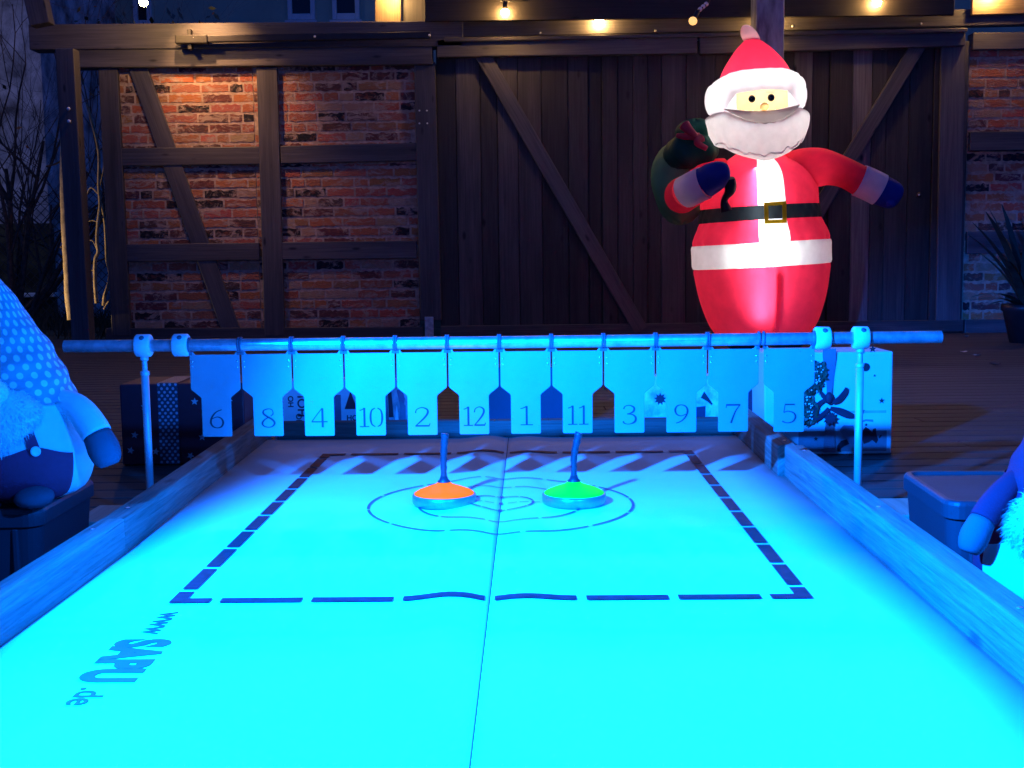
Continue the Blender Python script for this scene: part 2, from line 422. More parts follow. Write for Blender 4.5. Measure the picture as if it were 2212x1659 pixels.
# --- right half-timbered wall
w2 = empty('half_timbered_wall'); tag(w2, 'dark brick and timber wall section at the right of the plank gate', 'wall')
xr0, xr1 = at(2087, 400, YF).x, 5.4
zs = [0.10, at(2150, 548, YT).z, at(2150, 499, YT).z, at(2150, 325, YT).z, at(2150, 284, YT).z, at(2150, 107, YT).z]
for z0, z1 in ((zs[0], zs[1]+0.02), (zs[1]+0.023, zs[3]+0.02), (zs[3]+0.023, zs[5]+0.03)): brick_panel(w2, xr0, xr1, z0, z1)
for z0, z1 in ((zs[1], zs[2]), (zs[3], zs[4]), (zs[5], zs[5]+0.13), (0.0, 0.105)):
    b = MB(); b.box(((xr0+xr1)/2+0.01, YT+0.06, (z0+z1)/2), (xr1-xr0, 0.12, z1-z0)); b.build('rail', M['timber'], w2, bevel=0.006)
b = MB(); b.box((xr1+0.06, YT+0.07, 1.25), (0.16, 0.14, 2.5), grain=2); b.build('post', M['timber'], w2, bevel=0.006)

# --- beams over the left wall and the free-standing post that carries them
pg = empty('pergola_frame'); tag(pg, 'dark timber post with two bolts carrying heavy beams above the brick wall', 'pergola')
timber(pg, 'lower_beam', (126, 126), (934, 118), 0.142, 0.16, YT-0.03)
timber(pg, 'upper_beam', (62, 80), (1000, 72), 0.19, 0.18, YT-0.045)
timber(pg, 'post', (138, 104), (176, 770), 0.135, 0.13, 9.0)
timber(pg, 'rafter', (60, -60), (85, 52), 0.15, 0.12, 9.15)
screws(pg, [(148, 235), (149, 262)], 8.99, 0.014, 'bolt')
timber(pg, 'upright', (838, -40), (838, 48), 0.2, 0.05, YF+0.04, 'timber_pale')
timber(pg, 'upright', (895, -40), (895, 48), 0.19, 0.05, YF+0.10, 'timber')

# --- dark folded awning tube on the beam
aw = empty('awning_tube'); tag(aw, 'long thin dark tube fixed along the beam above the brick wall', 'tube')
a, e = at(382, 86, YT-0.12), at(930, 76, YT-0.12)
b = MB(); b.box((a+e)/2, ((e-a).length, 0.05, 0.05), (e-a).normalized()); b.build('rod', M['tube'], aw, bevel=0.006)
a2, e2 = at(380, 86, YT-0.125), at(450, 85.5, YT-0.125)
b = MB(); b.box((a2+e2)/2, ((e2-a2).length, 0.07, 0.066), (e2-a2).normalized()); b.build('end_sleeve', M['black'], aw, bevel=0.008)
q = at(411, 86, YT-0.11); b = MB(); b.box(q, (0.03, 0.06, 0.15)); b.build('bracket', M['black'], aw, bevel=0.004)
screws(aw, [(418, 81), (680, 79), (928, 76)], YT-0.155, 0.009)

# --- plank gates
def gate_leaf(label, px0, px1, brace, top_rail, stile=None):
    g = empty('plank_gate'); tag(g, label, 'gate', 'plank gates of the yard')
    x0, x1 = at(px0, 400, YF).x, at(px1, 400, YF).x; b = MB(); x = x0; zt = at(px0, 100, YF).z+0.02
    while x < x1-0.02:
        wd = min(rnd(0.10, 0.21), x1-x); t = random.random()
        c = rnd(0.5, 0.85) if t < 0.55 else rnd(0.9, 1.3) if t < 0.85 else rnd(1.7, 2.3)
        dp = rnd(0, 0.022)
        b.box((x+wd/2, YF+0.03-dp, (0.09+zt)/2), (wd-0.004, 0.03, zt-0.09+rnd(-0.02, 0)), grain=2, c=(c*1.03, c, c*0.96))
        x += wd
    b.box(((x0+x1)/2, YF+0.055, (0.09+zt)/2), (x1-x0, 0.012, zt-0.1), c=(0.3, 0.3, 0.3), grain=2)
    b.build('plank_panel', M['plank'], g, bevel=0.003, segs=1)
    timber(g, 'top_rail', (top_rail[0], top_rail[1]), (top_rail[2], top_rail[3]), 0.135, 0.085, YT-0.045)
    timber(g, 'brace', brace[0], brace[1], 0.115, 0.04, YT-0.012)
    b = MB(); b.box(((x0+x1)/2, YF, 0.06), (x1-x0, 0.08, 0.09)); b.build('bottom_rail', M['plank'], g, bevel=0.004)
    if stile:
        timber(g, 'stile', stile[0], stile[1], 0.19, 0.03, YT-0.008)
    return g
gl = gate_leaf('dark plank gate with brace falling to the right, beside the brick wall', 946, 1513, ((1032, 100), (1385, 715)), (944, 104, 1506, 95))
gr = gate_leaf('dark plank gate behind the inflatable figure, brace rising to the right', 1512, 2086, ((1620, 700), (1993, 84)), (1512, 97, 2086, 79), ((2060, 92), (2048, 716)))
q = at(1985, 422, YT-0.03); b = MB(); b.lathe([(0.012, 0), (0.012, 0.025), (0.02, 0.03), (0.02, 0.04), (0.004, 0.046)], 16, (q.x, YT-0.0, q.z), (0, -1, 0)); b.build('knob', M['tube'], gr)
screws(gr, [(1985, 421)], YT-0.05, 0.008)
lt = empty('gate_lintel'); tag(lt, 'long timber lintel running above both plank gates under the bulbs', 'beam')
timber(lt, 'beam', (960, 63.5), (2230, 34.5), 0.125, 0.1, YT-0.01)
timber(lt, 'ledge_board', (960, 85.5), (2090, 64.5), 0.03, 0.13, YT-0.075)
screws(lt, [(1167, 71), (1416, 66), (1712, 56), (1990, 51)], YT-0.013, 0.009)
timber(lt, 'end_board', (2100, 12), (2260, 8), 0.14, 0.03, YT-0.045, 'timber_pale')
fs = empty('canopy_fascia'); tag(fs, 'broad dark fascia board of the canopy over the gates', 'canopy')
a, e = at(918, 46, 9.28), at(2062, 16, 9.28)
b = MB(); b.box(((a.x+e.x)/2, 9.30, a.z+0.30), (e.x-a.x, 0.04, 0.60)); b.build('board', M['fascia'], fs, bevel=0.004)
b = MB(); b.box(((a.x+e.x)/2, 9.52, a.z+0.63), (e.x-a.x+0.1, 0.7, 0.03)); b.build('roof_panel', M['fascia'], fs)
# steel post
sp = empty('steel_post', (0, 0, 0)); tag(sp, 'tall weathered square post standing right behind the inflatable figure', 'post')
q = at(1661, 300, 9.05); b = MB(); b.box((q.x, 9.05+0.1, 1.6), (0.212, 0.2, 3.2), grain=2); b.build('shaft', M['post'], sp, bevel=0.012)
b = MB(); b.box((q.x, 9.15, 0.011), (0.34, 0.34, 0.022)); b.build('base_plate', M['post'], sp, bevel=0.004)

# --- houses behind
def house(name, label, x0, x1, Y, h, mat, wins):
    hs = empty(name); tag(hs, label, 'house')
    b = MB(); b.box(((x0+x1)/2, Y+2, h/2-0.1), (x1-x0, 4, h+0.2)); b.build('wall', mat, hs)
    b = MB(); i = b.add((x0-0.3, Y-0.4, h), (x1+0.3, Y-0.4, h), (x1+0.3, Y+2, h+1.8), (x0-0.3, Y+2, h+1.8), (x0-0.3, Y+4.4, h), (x1+0.3, Y+4.4, h))
    b.face((i[0], i[1], i[2], i[3])); b.face((i[3], i[2], i[5], i[4])); b.face((i[0], i[3], i[4])); b.face((i[1], i[5], i[2])); b.face((i[0], i[4], i[5], i[1]))
    b.build('roof', M['tube'], hs)
    for (a, c) in wins:
        p, q = at(a[0], a[1], Y), at(c[0], c[1], Y); xm, zm = (p.x+q.x)/2, (p.z+q.z)/2; W_, H_ = q.x-p.x, p.z-q.z
        b = MB()
        for s in (-1, 1):
            b.box((xm+s*(W_/2-0.03), Y-0.03, zm), (0.06, 0.07, H_)); b.box((xm, Y-0.028, zm+s*(H_/2-0.04)), (W_-0.12, 0.066, 0.08))
        f = b.build('window', M['frame_white'], hs, bevel=0.008)
        b = MB(); b.box((xm, Y-0.008, zm), (W_-0.1, 0.012, H_-0.1)); b.build('pane', M['glass'], f)
        b = MB(); b.box((xm, Y-0.06, zm-H_/2-0.04), (W_+0.06, 0.12, 0.05)); b.build('sill', M['frame_white'], f)
house('rendered_house', 'dim grey green house with white window frames beyond the brick wall', -7.9, 9.0, 16.5, 6.2, M['render'],
      [((616, -190), (682, 44)), ((713, -190), (778, 43)), ((280, -190), (330, 58)), ((2160, -180), (2240, -2))])
house('pale_house', 'pale mottled house wall behind the bare twigs at the left', -16, -5.25, 13.8, 5.0, M['render_pale'], [])
ph = [o for o in COL.objects if o.name == 'pale_house'][0]
b = MB(); b.box((-10.5, 13.74, 0.5), (10.6, 0.12, 1.15)); b.build('plinth', M['soil'], ph, bevel=0.01)
b = MB(); b.box((-10.5, 13.64, 0.27), (10.7, 0.14, 0.05)); b.build('ledge', M['frame_white'], ph, bevel=0.01)

# ================================================================ PLANTS AND GARDEN
def branchy(b, p, d, L, r, depth, tips, m=0, spread=0.5, up=0.15):
    n = 5; pts = [V(p)]; dd = V(d).normalized()
    for i in range(n):
        dd = (dd + V((rnd(-1, 1), rnd(-0.6, 0.6), rnd(-1, 1)))*0.16 + V((0, 0, up*0.2))).normalized()
        pts.append(pts[-1]+dd*(L/n))
    rr = [r*(1-0.55*i/n) for i in range(n+1)]
    b.tube(pts, rr, 6 if depth > 1 else 4, False, m)
    tips.append((pts[-1], dd))
    if depth:
        for k in range(random.choice((2, 3, 3))):
            i = random.randint(2, n); nd = (dd + V((rnd(-1, 1), rnd(-0.7, 0.7), rnd(-0.8, 1)))*spread*1.7).normalized()
            branchy(b, pts[i], nd, L*rnd(0.55, 0.85), rr[i]*0.7, depth-1, tips, m, spread, up)
def leafblob(b, p, s, m=0, c=(1, 1, 1)):
    n = V((rnd(-1, 1), rnd(-1, 0.2), rnd(-1, 1))).normalized(); t = n.cross(V((rnd(-1, 1), rnd(-1, 1), rnd(-1, 1)))).normalized(); u = n.cross(t)
    i = b.add(p-t*s, p+u*s*0.45, p+t*s, p-u*s*0.45)
    b.face(i, None, m, c)
def shrub(label, base, stems, L, r, depth, leaves=0, mats=('bark', 'leaf_orange'), spread=0.5, name='bare_shrub', dens=0.0, lm='leaf_dark', group=None):
    t = empty(name, base); tag(t, label, 'shrub', group); b = MB(); tips = []
    for (dx, dy, dz) in stems: branchy(b, (rnd(-0.08, 0.08), rnd(-0.05, 0.05), 0), (dx, dy, dz), L*rnd(0.8, 1.2), r*rnd(0.7, 1.1), depth, tips, 0, spread)
    b.build('branches', M[mats[0]], t)
    if leaves or dens:
        b = MB()
        for _ in range(leaves):
            p, d = random.choice(tips); leafblob(b, p, rnd(0.02, 0.04), 0)
        for p, d in tips:
            if random.random() < dens:
                for _ in range(3): leafblob(b, p+V((rnd(-0.1, 0.1), rnd(-0.1, 0.1), rnd(-0.1, 0.1))), rnd(0.025, 0.055), 1)
        b.build('leaves', [M[mats[1]], M[lm]], t)
    return t
random.seed(11)
shrub('tall bare shrub with a few withered orange leaves at the left edge', (-4.5, 10.9, 0), [(-0.5, 0, 1), (0.05, 0.1, 1), (0.35, -0.1, 1), (0.6, 0, 0.9), (-0.2, 0, 1), (0.15, 0, 1), (-0.4, 0.1, 0.9), (0.45, 0.1, 1)], 1.5, 0.034, 5, 40, spread=0.42, dens=0.015)
shrub('thicket of fine dark twigs in front of the pale house', (-5.1, 12.2, 0), [(-0.6, 0, 1), (-0.3, 0, 1), (0, 0.1, 1), (0.3, -0.1, 1), (0.55, 0, 0.9), (0.8, 0, 0.7)], 1.35, 0.03, 5, 24, spread=0.5, name='twiggy_bush', dens=0.01)
shrub('dark leafy shrub seen in the gap between pergola post and brick wall', (-3.35, 10.7, 0), [(-0.1, 0, 1), (0.12, 0, 1), (0.02, 0, 1)], 1.4, 0.014, 3, 4, spread=0.4, name='leafy_shrub', dens=0.5)
# twisting climber stems lit from the side
t = empty('climber_stem', (0, 0, 0)); tag(t, 'twisting bare climber stems lit warm between the two dark posts', 'climber')
def path(pts, Y): return [tuple(at(x, y, Y)) for x, y in pts]
b = MB(); b.tube(spline(path([(209, 655), (206, 620), (205, 590), (206, 560), (212, 545), (210, 525), (210, 500), (213, 470), (216, 440), (213, 400), (214, 340), (208, 300), (196, 255), (188, 225)], 9.75), 5), [0.017-0.0001*i for i in range(66)], 8)
b.build('stem', M['bark_pale'], t)
b = MB(); b.tube(spline(path([(224, 660), (226, 640), (234, 615), (237, 590), (231, 562), (229, 530), (226, 480), (219, 440)], 9.8), 5), [0.016-0.0002*i for i in range(36)], 8)
b.build('stem', M['bark_pale'], t)
b = MB()
for p in ([(210, 540), (200, 520), (188, 522), (180, 535)], [(206, 583), (192, 584)], [(211, 480), (200, 476), (190, 478)], [(224, 668), (238, 645)], [(213, 420), (196, 405), (186, 430), (182, 480)], [(216, 400), (224, 360), (222, 300)]):
    b = MB(); b.tube(spline(path(p, 9.78), 5), 0.006, 5); b.build('side_twig', M['bark_pale'], t)
# pale trunk beside the left post
t = empty('slim_tree', (0, 0, 0)); tag(t, 'pale slim trunk lit yellow along its left side behind the pergola post', 'tree')
b = MB(); pts = spline(path([(160, 690), (154, 640), (151, 580), (147, 520), (144, 460), (142, 400), (142, 300), (142, 150)], 9.5), 6)
b.tube(pts, [0.052*(1-0.25*i/42)+rnd(-0.002, 0.002) for i in range(43)], 10); b.build('trunk', M['bark_pale'], t)
b = MB()
for p in ([(152, 520), (142, 524), (131, 535)], [(146, 330), (128, 350), (100, 360)]):
    b = MB(); b.tube(spline(path(p, 9.55), 4), 0.008, 5); b.build('twig', M['bark'], t)
# chain-link fence
t = empty('chain_link_fence', (0, 0, 0)); tag(t, 'low chain link fence with sagging wire mesh behind the twigs', 'fence')
b = MB(); x0, x1, z0, z1, s = -7.0, -3.2, 0.05, 1.32, 0.085; Yc = 11.6; k = int((x1-x0+z1-z0)/s)+1
for i in range(k):
    for sg in (-1, 1):
        # diagonal wire clipped to the rectangle
        a = x0-(z1-z0)+i*s if sg > 0 else x0+i*s
        pts = []
        for zz in (z0, z1):
            xx = a+(zz-z0) if sg > 0 else a-(zz-z0)
            pts.append((xx, zz))
        (xa_, za_), (xb_, zb_) = pts
        if xb_ < xa_: (xa_, za_), (xb_, zb_) = (xb_, zb_), (xa_, za_)
        ca, cb = max(xa_, x0), min(xb_, x1)
        if cb-ca < 0.02: continue
        f = lambda xx: za_+(zb_-za_)*(xx-xa_)/(xb_-xa_)
        b.tube([(ca, Yc+0.004*sg, f(ca)), (cb, Yc+0.004*sg, f(cb))], 0.0035, 4, False)
b.build('wire_mesh', M['wire'], t)
for x in (-7.0, -5.1, -3.2):
    b = MB(); b.lathe([(0.025, 0), (0.025, 1.4), (0.001, 1.42)], 12, (x, Yc+0.035, 0)); b.build('post', M['wire'], t)
# undergrowth
b = MB(); random.seed(5)
for _ in range(2600):
    x, y = rnd(-6.2, -2.9), rnd(9.95, 12.5); h = rnd(0.05, 0.28); a = V((x, y, 0.0)); e = a+V((rnd(-.12, .12), rnd(-.1, .1), h)); s = V((0.006, 0, 0))
    i = b.add(a-s, a+s, e); c = rnd(0.6, 1.5); b.face(i, None, 0, (c, c, c))
o = b.build('grass', M['soil']); o['kind'] = 'stuff'
# dark plant at the right edge
t = empty('potted_plant', (3.62, 8.45, 0)); tag(t, 'dark arching leafy plant in a pot at the right edge before the brick wall', 'plant')
b = MB(); b.lathe([(0.10, 0), (0.15, 0.22), (0.165, 0.23), (0.165, 0.27), (0.14, 0.27), (0.13, 0.2), (0.001, 0.2)], 24); b.build('pot', M['tube'], t)
b = MB(); random.seed(3)
for k in range(34):
    a = rnd(0, 6.28); L = rnd(0.5, 1.0); el = rnd(0.5, 1.35); pts = []; w = []
    for i in range(9):
        s = i/8; r = L*s*math.cos(el)*(0.5+0.5*s); z = 0.2+L*s*math.sin(el)-0.42*s*s*(1.4-el)*L
        pts.append(V((math.cos(a)*r, math.sin(a)*r, z))); w.append(0.03*math.sin(math.pi*min(1, s*0.9+0.08))**0.7)
    sd = V((-math.sin(a), math.cos(a), 0))
    for i in range(8):
        q = b.add(pts[i]-sd*w[i], pts[i]+sd*w[i], pts[i+1]+sd*w[i+1], pts[i+1]-sd*w[i+1]); b.face(q, None, 0, (1, 1, 1), True)
b.build('leaves', M['leaf_dark'], t)
# scraps lying on the deck
for k, (x, y, s, lab) in enumerate([(2110, 770, 0.02, 'small pale curled leaf lying on the deck nearest the right edge'), (2082, 762, 0.017, 'tiny pale leaf lying on the deck left of the curled one'), (2088, 728, 0.012, 'tiny pale scrap lying at the foot of the right brick wall'), (2150, 790, 0.024, 'flat dark leaf lying on the deck at the right')]):
    p = atz(x, y, 0.004); b = MB(); n = 6
    pts = [(math.cos(i*6.28/8)*s*1.6*rnd(.8, 1.1), math.sin(i*6.28/8)*s*rnd(.8, 1.1)) for i in range(8)]
    ce = b.add((0, 0, 0.002))[0]; ii = b.add(*[(q[0], q[1], 0.004+rnd(0, s*0.7)) for q in pts])
    for i in range(8): b.face((ce, ii[i], ii[(i+1) % 8]), None, 0, (1, 1, 1), True)
    o = b.build('fallen_leaf', M['leaf_pale'] if k < 3 else M['bark']); o.location = p; tag(o, lab, 'leaf', 'leaves on the deck')

# ================================================================ STRING LIGHT
t = empty('string_light', (0, 0, 0)); tag(t, 'string of round warm bulbs on a black cable above the gates and wall', 'string light')
BULBS = [(310, 5, 8.9), (850, -14, 9.43), (1091, 27, 9.24), (1295, 46, 9.418), (1497, 45, 8.7), (1663, 66, 9.40), (1895, 5, 9.24), (2140, -16, 9.36)]
def bulb_at(p, dim=False, tilt=None, hot=False, soft=False):
    b = MB(); ax = tilt or V((0, 0, 1))
    b.lathe([(0.001, -0.030), (0.015, -0.027), (0.027, -0.015), (0.031, 0), (0.027, 0.014), (0.015, 0.024), (0.012, 0.032)], 18, (0, 0, 0), ax)
    o = b.build('bulb', M['bulb_dim'] if dim else M['bulb_fill'] if soft else M['bulb'], t); o.location = p
    b = MB(); b.lathe([(0.0155, 0.024), (0.017, 0.03), (0.017, 0.075), (0.009, 0.082)], 14, (0, 0, 0), ax); b.build('socket', M['black'], o)
tops = []
for (x, y, Y) in BULBS:
    p = at(x, y, Y); dim = (x == 1497); tl = V((0.45, 0.1, 0.85)).normalized() if dim else V((0, 0, 1))
    if dim: p.z -= 0.0
    bulb_at(p, dim, tl, False); tops.append(p+tl*0.078)
over = [V((-0.75, 5.25, 1.88)), V((0.15, 5.4, 1.87)), V((0.95, 5.25, 1.88))]  # unseen bulbs added overhead to warm the far end of the lane
for p in over: bulb_at(p, soft=True)
b = MB()
def cab(a, c, sag):
    pts = [a.lerp(c, i/14)-V((0, 0, sag*4*(i/14)*(1-i/14))) for i in range(15)]; b.tube(pts, 0.0045, 6)
hang = [p+V((0, 0, 0.0)) for p in tops]
seq = [hang[0], hang[1], hang[2], hang[3], hang[4], hang[5], hang[6], hang[7]]
for i in range(len(seq)-1):
    if i in (3, 4): continue
    cab(seq[i], seq[i+1], 0.0 if abs(seq[i].z-seq[i+1].z) > 0.3 else -0.03)
cab(seq[3], seq[5]+V((0, 0, 0.04)), -0.06)
b.build('cable', M['cable'], t)
b = MB(); q = at(1530, 5, 8.75)
for k in range(3):
    o_ = V((0.006*math.cos(k*2.1), 0.006*math.sin(k*2.1), 0.004*math.sin(k*2.1)))
    b.tube([hang[4]+o_*0.4, hang[4].lerp(q, 0.5)+o_*2, q+o_, q+V((0.0, -0.5, 0.12)), over[1].lerp(q, 0.5)+V((0, 0, 0.05)), over[1]+V((0, 0, 0.085))], 0.0055, 6)
b.tube([over[0]+V((0, 0, 0.08)), over[0].lerp(over[1], 0.5)+V((0, 0, 0.03)), over[1]+V((0, 0, 0.08)), over[1].lerp(over[2], 0.5)+V((0, 0, 0.03)), over[2]+V((0, 0, 0.08))], 0.0045, 6)
b.build('cable', M['cable'], t)
b = MB()
for k in range(3):
    p = hang[4].lerp(q, 0.2+0.3*k); b.lathe([(0.012, -0.012), (0.016, -0.006), (0.016, 0.006), (0.012, 0.012)], 10, p, (q-hang[4]))
b.build('clamp', M['bolt'], t)

# ================================================================ CURLING LANE
lroot = empty('curling_lane', lane(0, 0), (0, 0, -LANE_YAW))
tag(lroot, 'white tabletop curling lane with wooden side rails and dashed target markings', 'curling lane')
def warp(x):
    if x < 0: return 0.0088*math.exp(-((x+0.068)/0.055)**2)*min(1, -x/0.03)
    return 0.0048*math.exp(-((x-0.065)/0.05)**2)*min(1, x/0.03)
def S(x, y, e=0.0): return V((x, y, HB+warp(x)+e))
xs = [-0.80, -0.6, -0.45, -0.35]+[-0.28+0.014*i for i in range(20)]+[-0.001]
for xx in (xs, [0.001]+[0.014+0.014*i for i in range(20)]+[0.35, 0.45, 0.6, 0.768]):
    b = MB(); ys = [0.4+0.32*i for i in range(12)]
    b.grid(lambda u, v: S(u, v), xx, ys)
    e1, e0 = xx[0], xx[-1]
    o = b.build('playing_surface', M['white_board'], lroot, solid=0.012)
b = MB(); b.box((0, 2.15, 0.021), (1.5, 3.5, 0.04)); b.build('base_frame', M['rail'], lroot, bevel=0.003)
b = MB(); b.box((0, 2.16, HB-0.003), (0.0024, 3.52, 0.004)); b.build('seam_strip', M['seam'], lroot)
def rail(x0, x1, y0, y1, z1, sk=0.0, c=1.0):
    b = MB(); b.beam((( x0+x1)/2-sk, y0, z1/2), ((x0+x1)/2+sk, y1, z1/2), z1-0.004, x1-x0, depth=(1, 0, 0), c=(c, c, c)); b.build('side_rail', M['rail'], lroot, bevel=0.004)
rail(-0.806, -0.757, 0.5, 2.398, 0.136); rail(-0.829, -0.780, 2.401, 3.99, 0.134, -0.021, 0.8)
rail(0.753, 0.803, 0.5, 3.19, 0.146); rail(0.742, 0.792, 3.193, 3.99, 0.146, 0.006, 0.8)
for x_, zt_, ys_ in ((-0.7815, 0.134, (0.9, 1.55, 2.30, 2.50)), (0.778, 0.144, (0.95, 1.7, 2.4, 3.10)), (0.767, 0.144, (3.27, 3.85))):
    for y_ in ys_:
        b = MB(); b.lathe([(0.0045, 0), (0.0045, 0.0012), (0.002, 0.0004), (0.0005, 0.0004)], 12, (x_+rnd(-.008, .008), y_, zt_)); b.build('screw', M['galv'], lroot)
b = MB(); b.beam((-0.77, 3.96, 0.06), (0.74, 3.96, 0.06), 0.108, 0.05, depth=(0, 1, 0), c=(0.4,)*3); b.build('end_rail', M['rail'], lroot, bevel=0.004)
# dashed border
b = MB(); w_ = 0.028; X, Y0, Y1 = 0.562, 2.035, 3.612; e = 0.0025
def dash(x0, y0, x1, y1, e=e):
    n = max(1, int(abs(x1-x0)/0.012)); r = 0.004
    us = [x0+(x1-x0)*i/n for i in range(n+1)]
    b.grid(lambda u, v: S(u, v, e), us, [y0, y1], m=0)
nx, ny = 7, 10; px_, py_ = 2*X/nx, (Y1-Y0)/ny; g = 0.0085
for yy in (Y0, Y1-w_):
    dash(-X, yy, -X+px_/2-g, yy+w_); dash(X-px_/2+g, yy, X, yy+w_)
    for i in range(nx-1): dash(-X+px_*(i+0.5)+g, yy, -X+px_*(i+1.5)-g, yy+w_)
for xx in (-X, X-w_):
    dash(xx, Y0+w_, xx+w_, Y0+py_/2-g); dash(xx, Y1-py_/2+g, xx+w_, Y1-w_)
    for i in range(ny-1): dash(xx, Y0+py_*(i+0.5)+g, xx+w_, Y0+py_*(i+1.5)-g)
b.build('border_marking', M['mark'], lroot)
# target rings
b = MB(); cy = 2.851
def arc(r, w0, a0, a1):
    n = max(4, int(abs(a1-a0)*r/0.01)); aa = [a0+(a1-a0)*i/n for i in range(n+1)]
    b.grid(lambda u, v: S(v*math.cos(u), cy+v*math.sin(u), e), aa, [r-w0/2, r+w0/2], m=0)
for r, w0, k in ((0.318, 0.0065, 12), (0.198, 0.0055, 10), (0.078, 0.0055, 8)):
    for i in range(k):
        a0 = 2*math.pi*(i+0.06)/k+0.16; arc(r, w0, a0, a0+2*math.pi/k*0.93)
for i in range(-3, 4):
    if i: dash(i*0.028-0.011, cy-0.002, i*0.028+0.011, cy+0.002)
dash(-0.004, cy-0.012, 0.004, cy+0.012); 
for s in (-1, 1): dash(-0.004, cy+s*0.078-0.012, 0.004, cy+s*0.078+0.012)
b.build('target_ring', M['mark_thin'], lroot)
# lettering along the left edge
def text_part(txt, size, x, y, parent, mat, name, bold=0.0, rotz=-math.pi/2, z=HB+0.0012, sx=1.0, ext=0.0004, spacing=1.0, rot=None):
    cu = bpy.data.curves.new(name, 'FONT'); cu.body = txt; cu.size = size; cu.offset = bold; cu.extrude = ext; cu.space_character = spacing
    tmp = bpy.data.objects.new('tmp', cu); COL.objects.link(tmp)
    dg = bpy.context.evaluated_depsgraph_get(); me = bpy.data.meshes.new_from_object(tmp.evaluated_get(dg))
    bpy.data.objects.remove(tmp); bpy.data.curves.remove(cu)
    me.materials.clear(); me.materials.append(mat); me.name = name
    o = bpy.data.objects.new(name, me); COL.objects.link(o); o.parent = parent; o.location = (x, y, z)
    o.rotation_euler = rot or (0, 0, rotz); o.scale = (sx, 1, 1); return o
text_part('www', 0.060, -0.556, 1.984, lroot, M['letter'], 'lettering', 0.0008, sx=0.92)
text_part('SAPU', 0.110, -0.574, 1.838, lroot, M['letter'], 'lettering', 0.0062, sx=0.72, spacing=1.05)
text_part('.de', 0.060, -0.560, 1.628, lroot, M['letter'], 'lettering', 0.0008, sx=0.95)

# ================================================================ STONES
def stone(label, x, y, dome_mat, lean, rotz):
    t = empty('ice_stock', lane(x, y, HB+warp(x)*0.6+0.001), (0, 0, rotz)); tag(t, label, 'ice stock', 'ice stocks on the lane')
    b = MB(); b.lathe([(0.066, 0), (0.0735, 0.001), (0.0768, 0.005), (0.0772, 0.012), (0.0768, 0.022), (0.0745, 0.0255), (0.070, 0.026)], 64); b.build('steel_ring', M['steel'], t)
    b = MB(); b.lathe([(0.0728, 0.0245), (0.0722, 0.0275), (0.064, 0.0325), (0.048, 0.039), (0.032, 0.0445), (0.0215, 0.0485), (0.0165, 0.0525), (0.0145, 0.054)], 64); b.build('dome', dome_mat, t)
    b = MB(); b.lathe([(0.0155, 0.0535), (0.0155, 0.0555), (0.011, 0.060), (0.008, 0.068)], 24)
    c = [(0, 0, 0.064), (0, 0, 0.085), (0, 0, 0.105), (lean*0.25, 0, 0.128), (lean*0.7, 0, 0.15), (lean*1.1, 0, 0.168), (lean*1.22, 0, 0.172)]
    b.tube(spline(c, 4), [0.0072+0.0028*(i/24)**1.3 - (0.004 if i == 24 else 0.0012 if i == 23 else 0) + 0.0006*math.sin(i*1.7) for i in range(25)], 16); b.build('handle', M['rubber'], t)
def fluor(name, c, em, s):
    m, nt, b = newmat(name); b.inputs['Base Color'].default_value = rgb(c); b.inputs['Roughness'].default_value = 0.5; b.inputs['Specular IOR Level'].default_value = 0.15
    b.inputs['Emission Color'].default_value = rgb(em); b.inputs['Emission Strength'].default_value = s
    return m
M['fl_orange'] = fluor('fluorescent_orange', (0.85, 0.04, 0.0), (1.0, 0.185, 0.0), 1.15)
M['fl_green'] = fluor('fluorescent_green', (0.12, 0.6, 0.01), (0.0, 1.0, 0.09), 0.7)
stone('orange domed ice stock with blue black handle on the target rings', -0.137, 2.857, M['fl_orange'], 0.004, 0)
stone('green domed ice stock with back bent handle on the target rings', 0.177, 2.856, M['fl_green'], 0.011, 0.1)

# ================================================================ FLAP STAND
PZ, PY = 0.4435, 3.0
st = empty('flap_stand', lane(0, PY, 0), (0, 0, -LANE_YAW)); tag(st, 'galvanised crossbar on two slim posts across the lane', 'stand')
b = MB(); b.tube([(-1.098, 0, PZ), (-0.5, 0, PZ-0.001), (0, 0, PZ-0.0015), (0.5, 0, PZ-0.001), (1.098, 0, PZ)], 0.0155, 28, False); 
b.tube([(-1.0975, 0, PZ), (1.0975, 0, PZ)], 0.0125, 28, True); b.build('crossbar', M['galv'], st)
def collar(x, z):
    b = MB(); b.lathe([(0.0165, -0.019), (0.0255, -0.019), (0.0285, -0.016), (0.0285, 0.016), (0.0255, 0.019), (0.0165, 0.019)], 32, (x, 0, z), (1, 0, 0))
    o = b.build('collar', M['white_plastic'], st)
    b = MB(); b.lathe([(0.001, 0), (0.006, 0.0), (0.006, 0.003), (0.001, 0.003)], 14, (x+0.002, -0.0195, z+0.0195), (0, -0.7, 0.7)); b.build('set_screw', M['strap'], o)
for s in (-1, 1):
    collar(s*0.898, PZ); collar(s*0.803, PZ)
    b = MB(); x = s*0.898
    b.tube([(x, 0, 0.02), (x, 0, 0.375)], 0.0098, 18); b.lathe([(0.0098, -0.004), (0.0115, -0.003), (0.0115, 0.006), (0.007, 0.008)], 18, (x, 0, 0.372)); b.build('post', M['post_steel'], st)
    b = MB(); b.tube([(x, 0, 0.37), (x, 0, PZ-0.02)], 0.0068, 16); b.lathe([(0.0105, 0), (0.0105, 0.008), (0.007, 0.012)], 16, (x, 0, PZ-0.038)); b.build('inner_tube', M['post_steel'], st)
    b = MB(); b.box((s*0.972, -0.04, 0.012), (0.16, 0.20, 0.024), grain=1); b.build('foot', M['foot'], st, bevel=0.003)

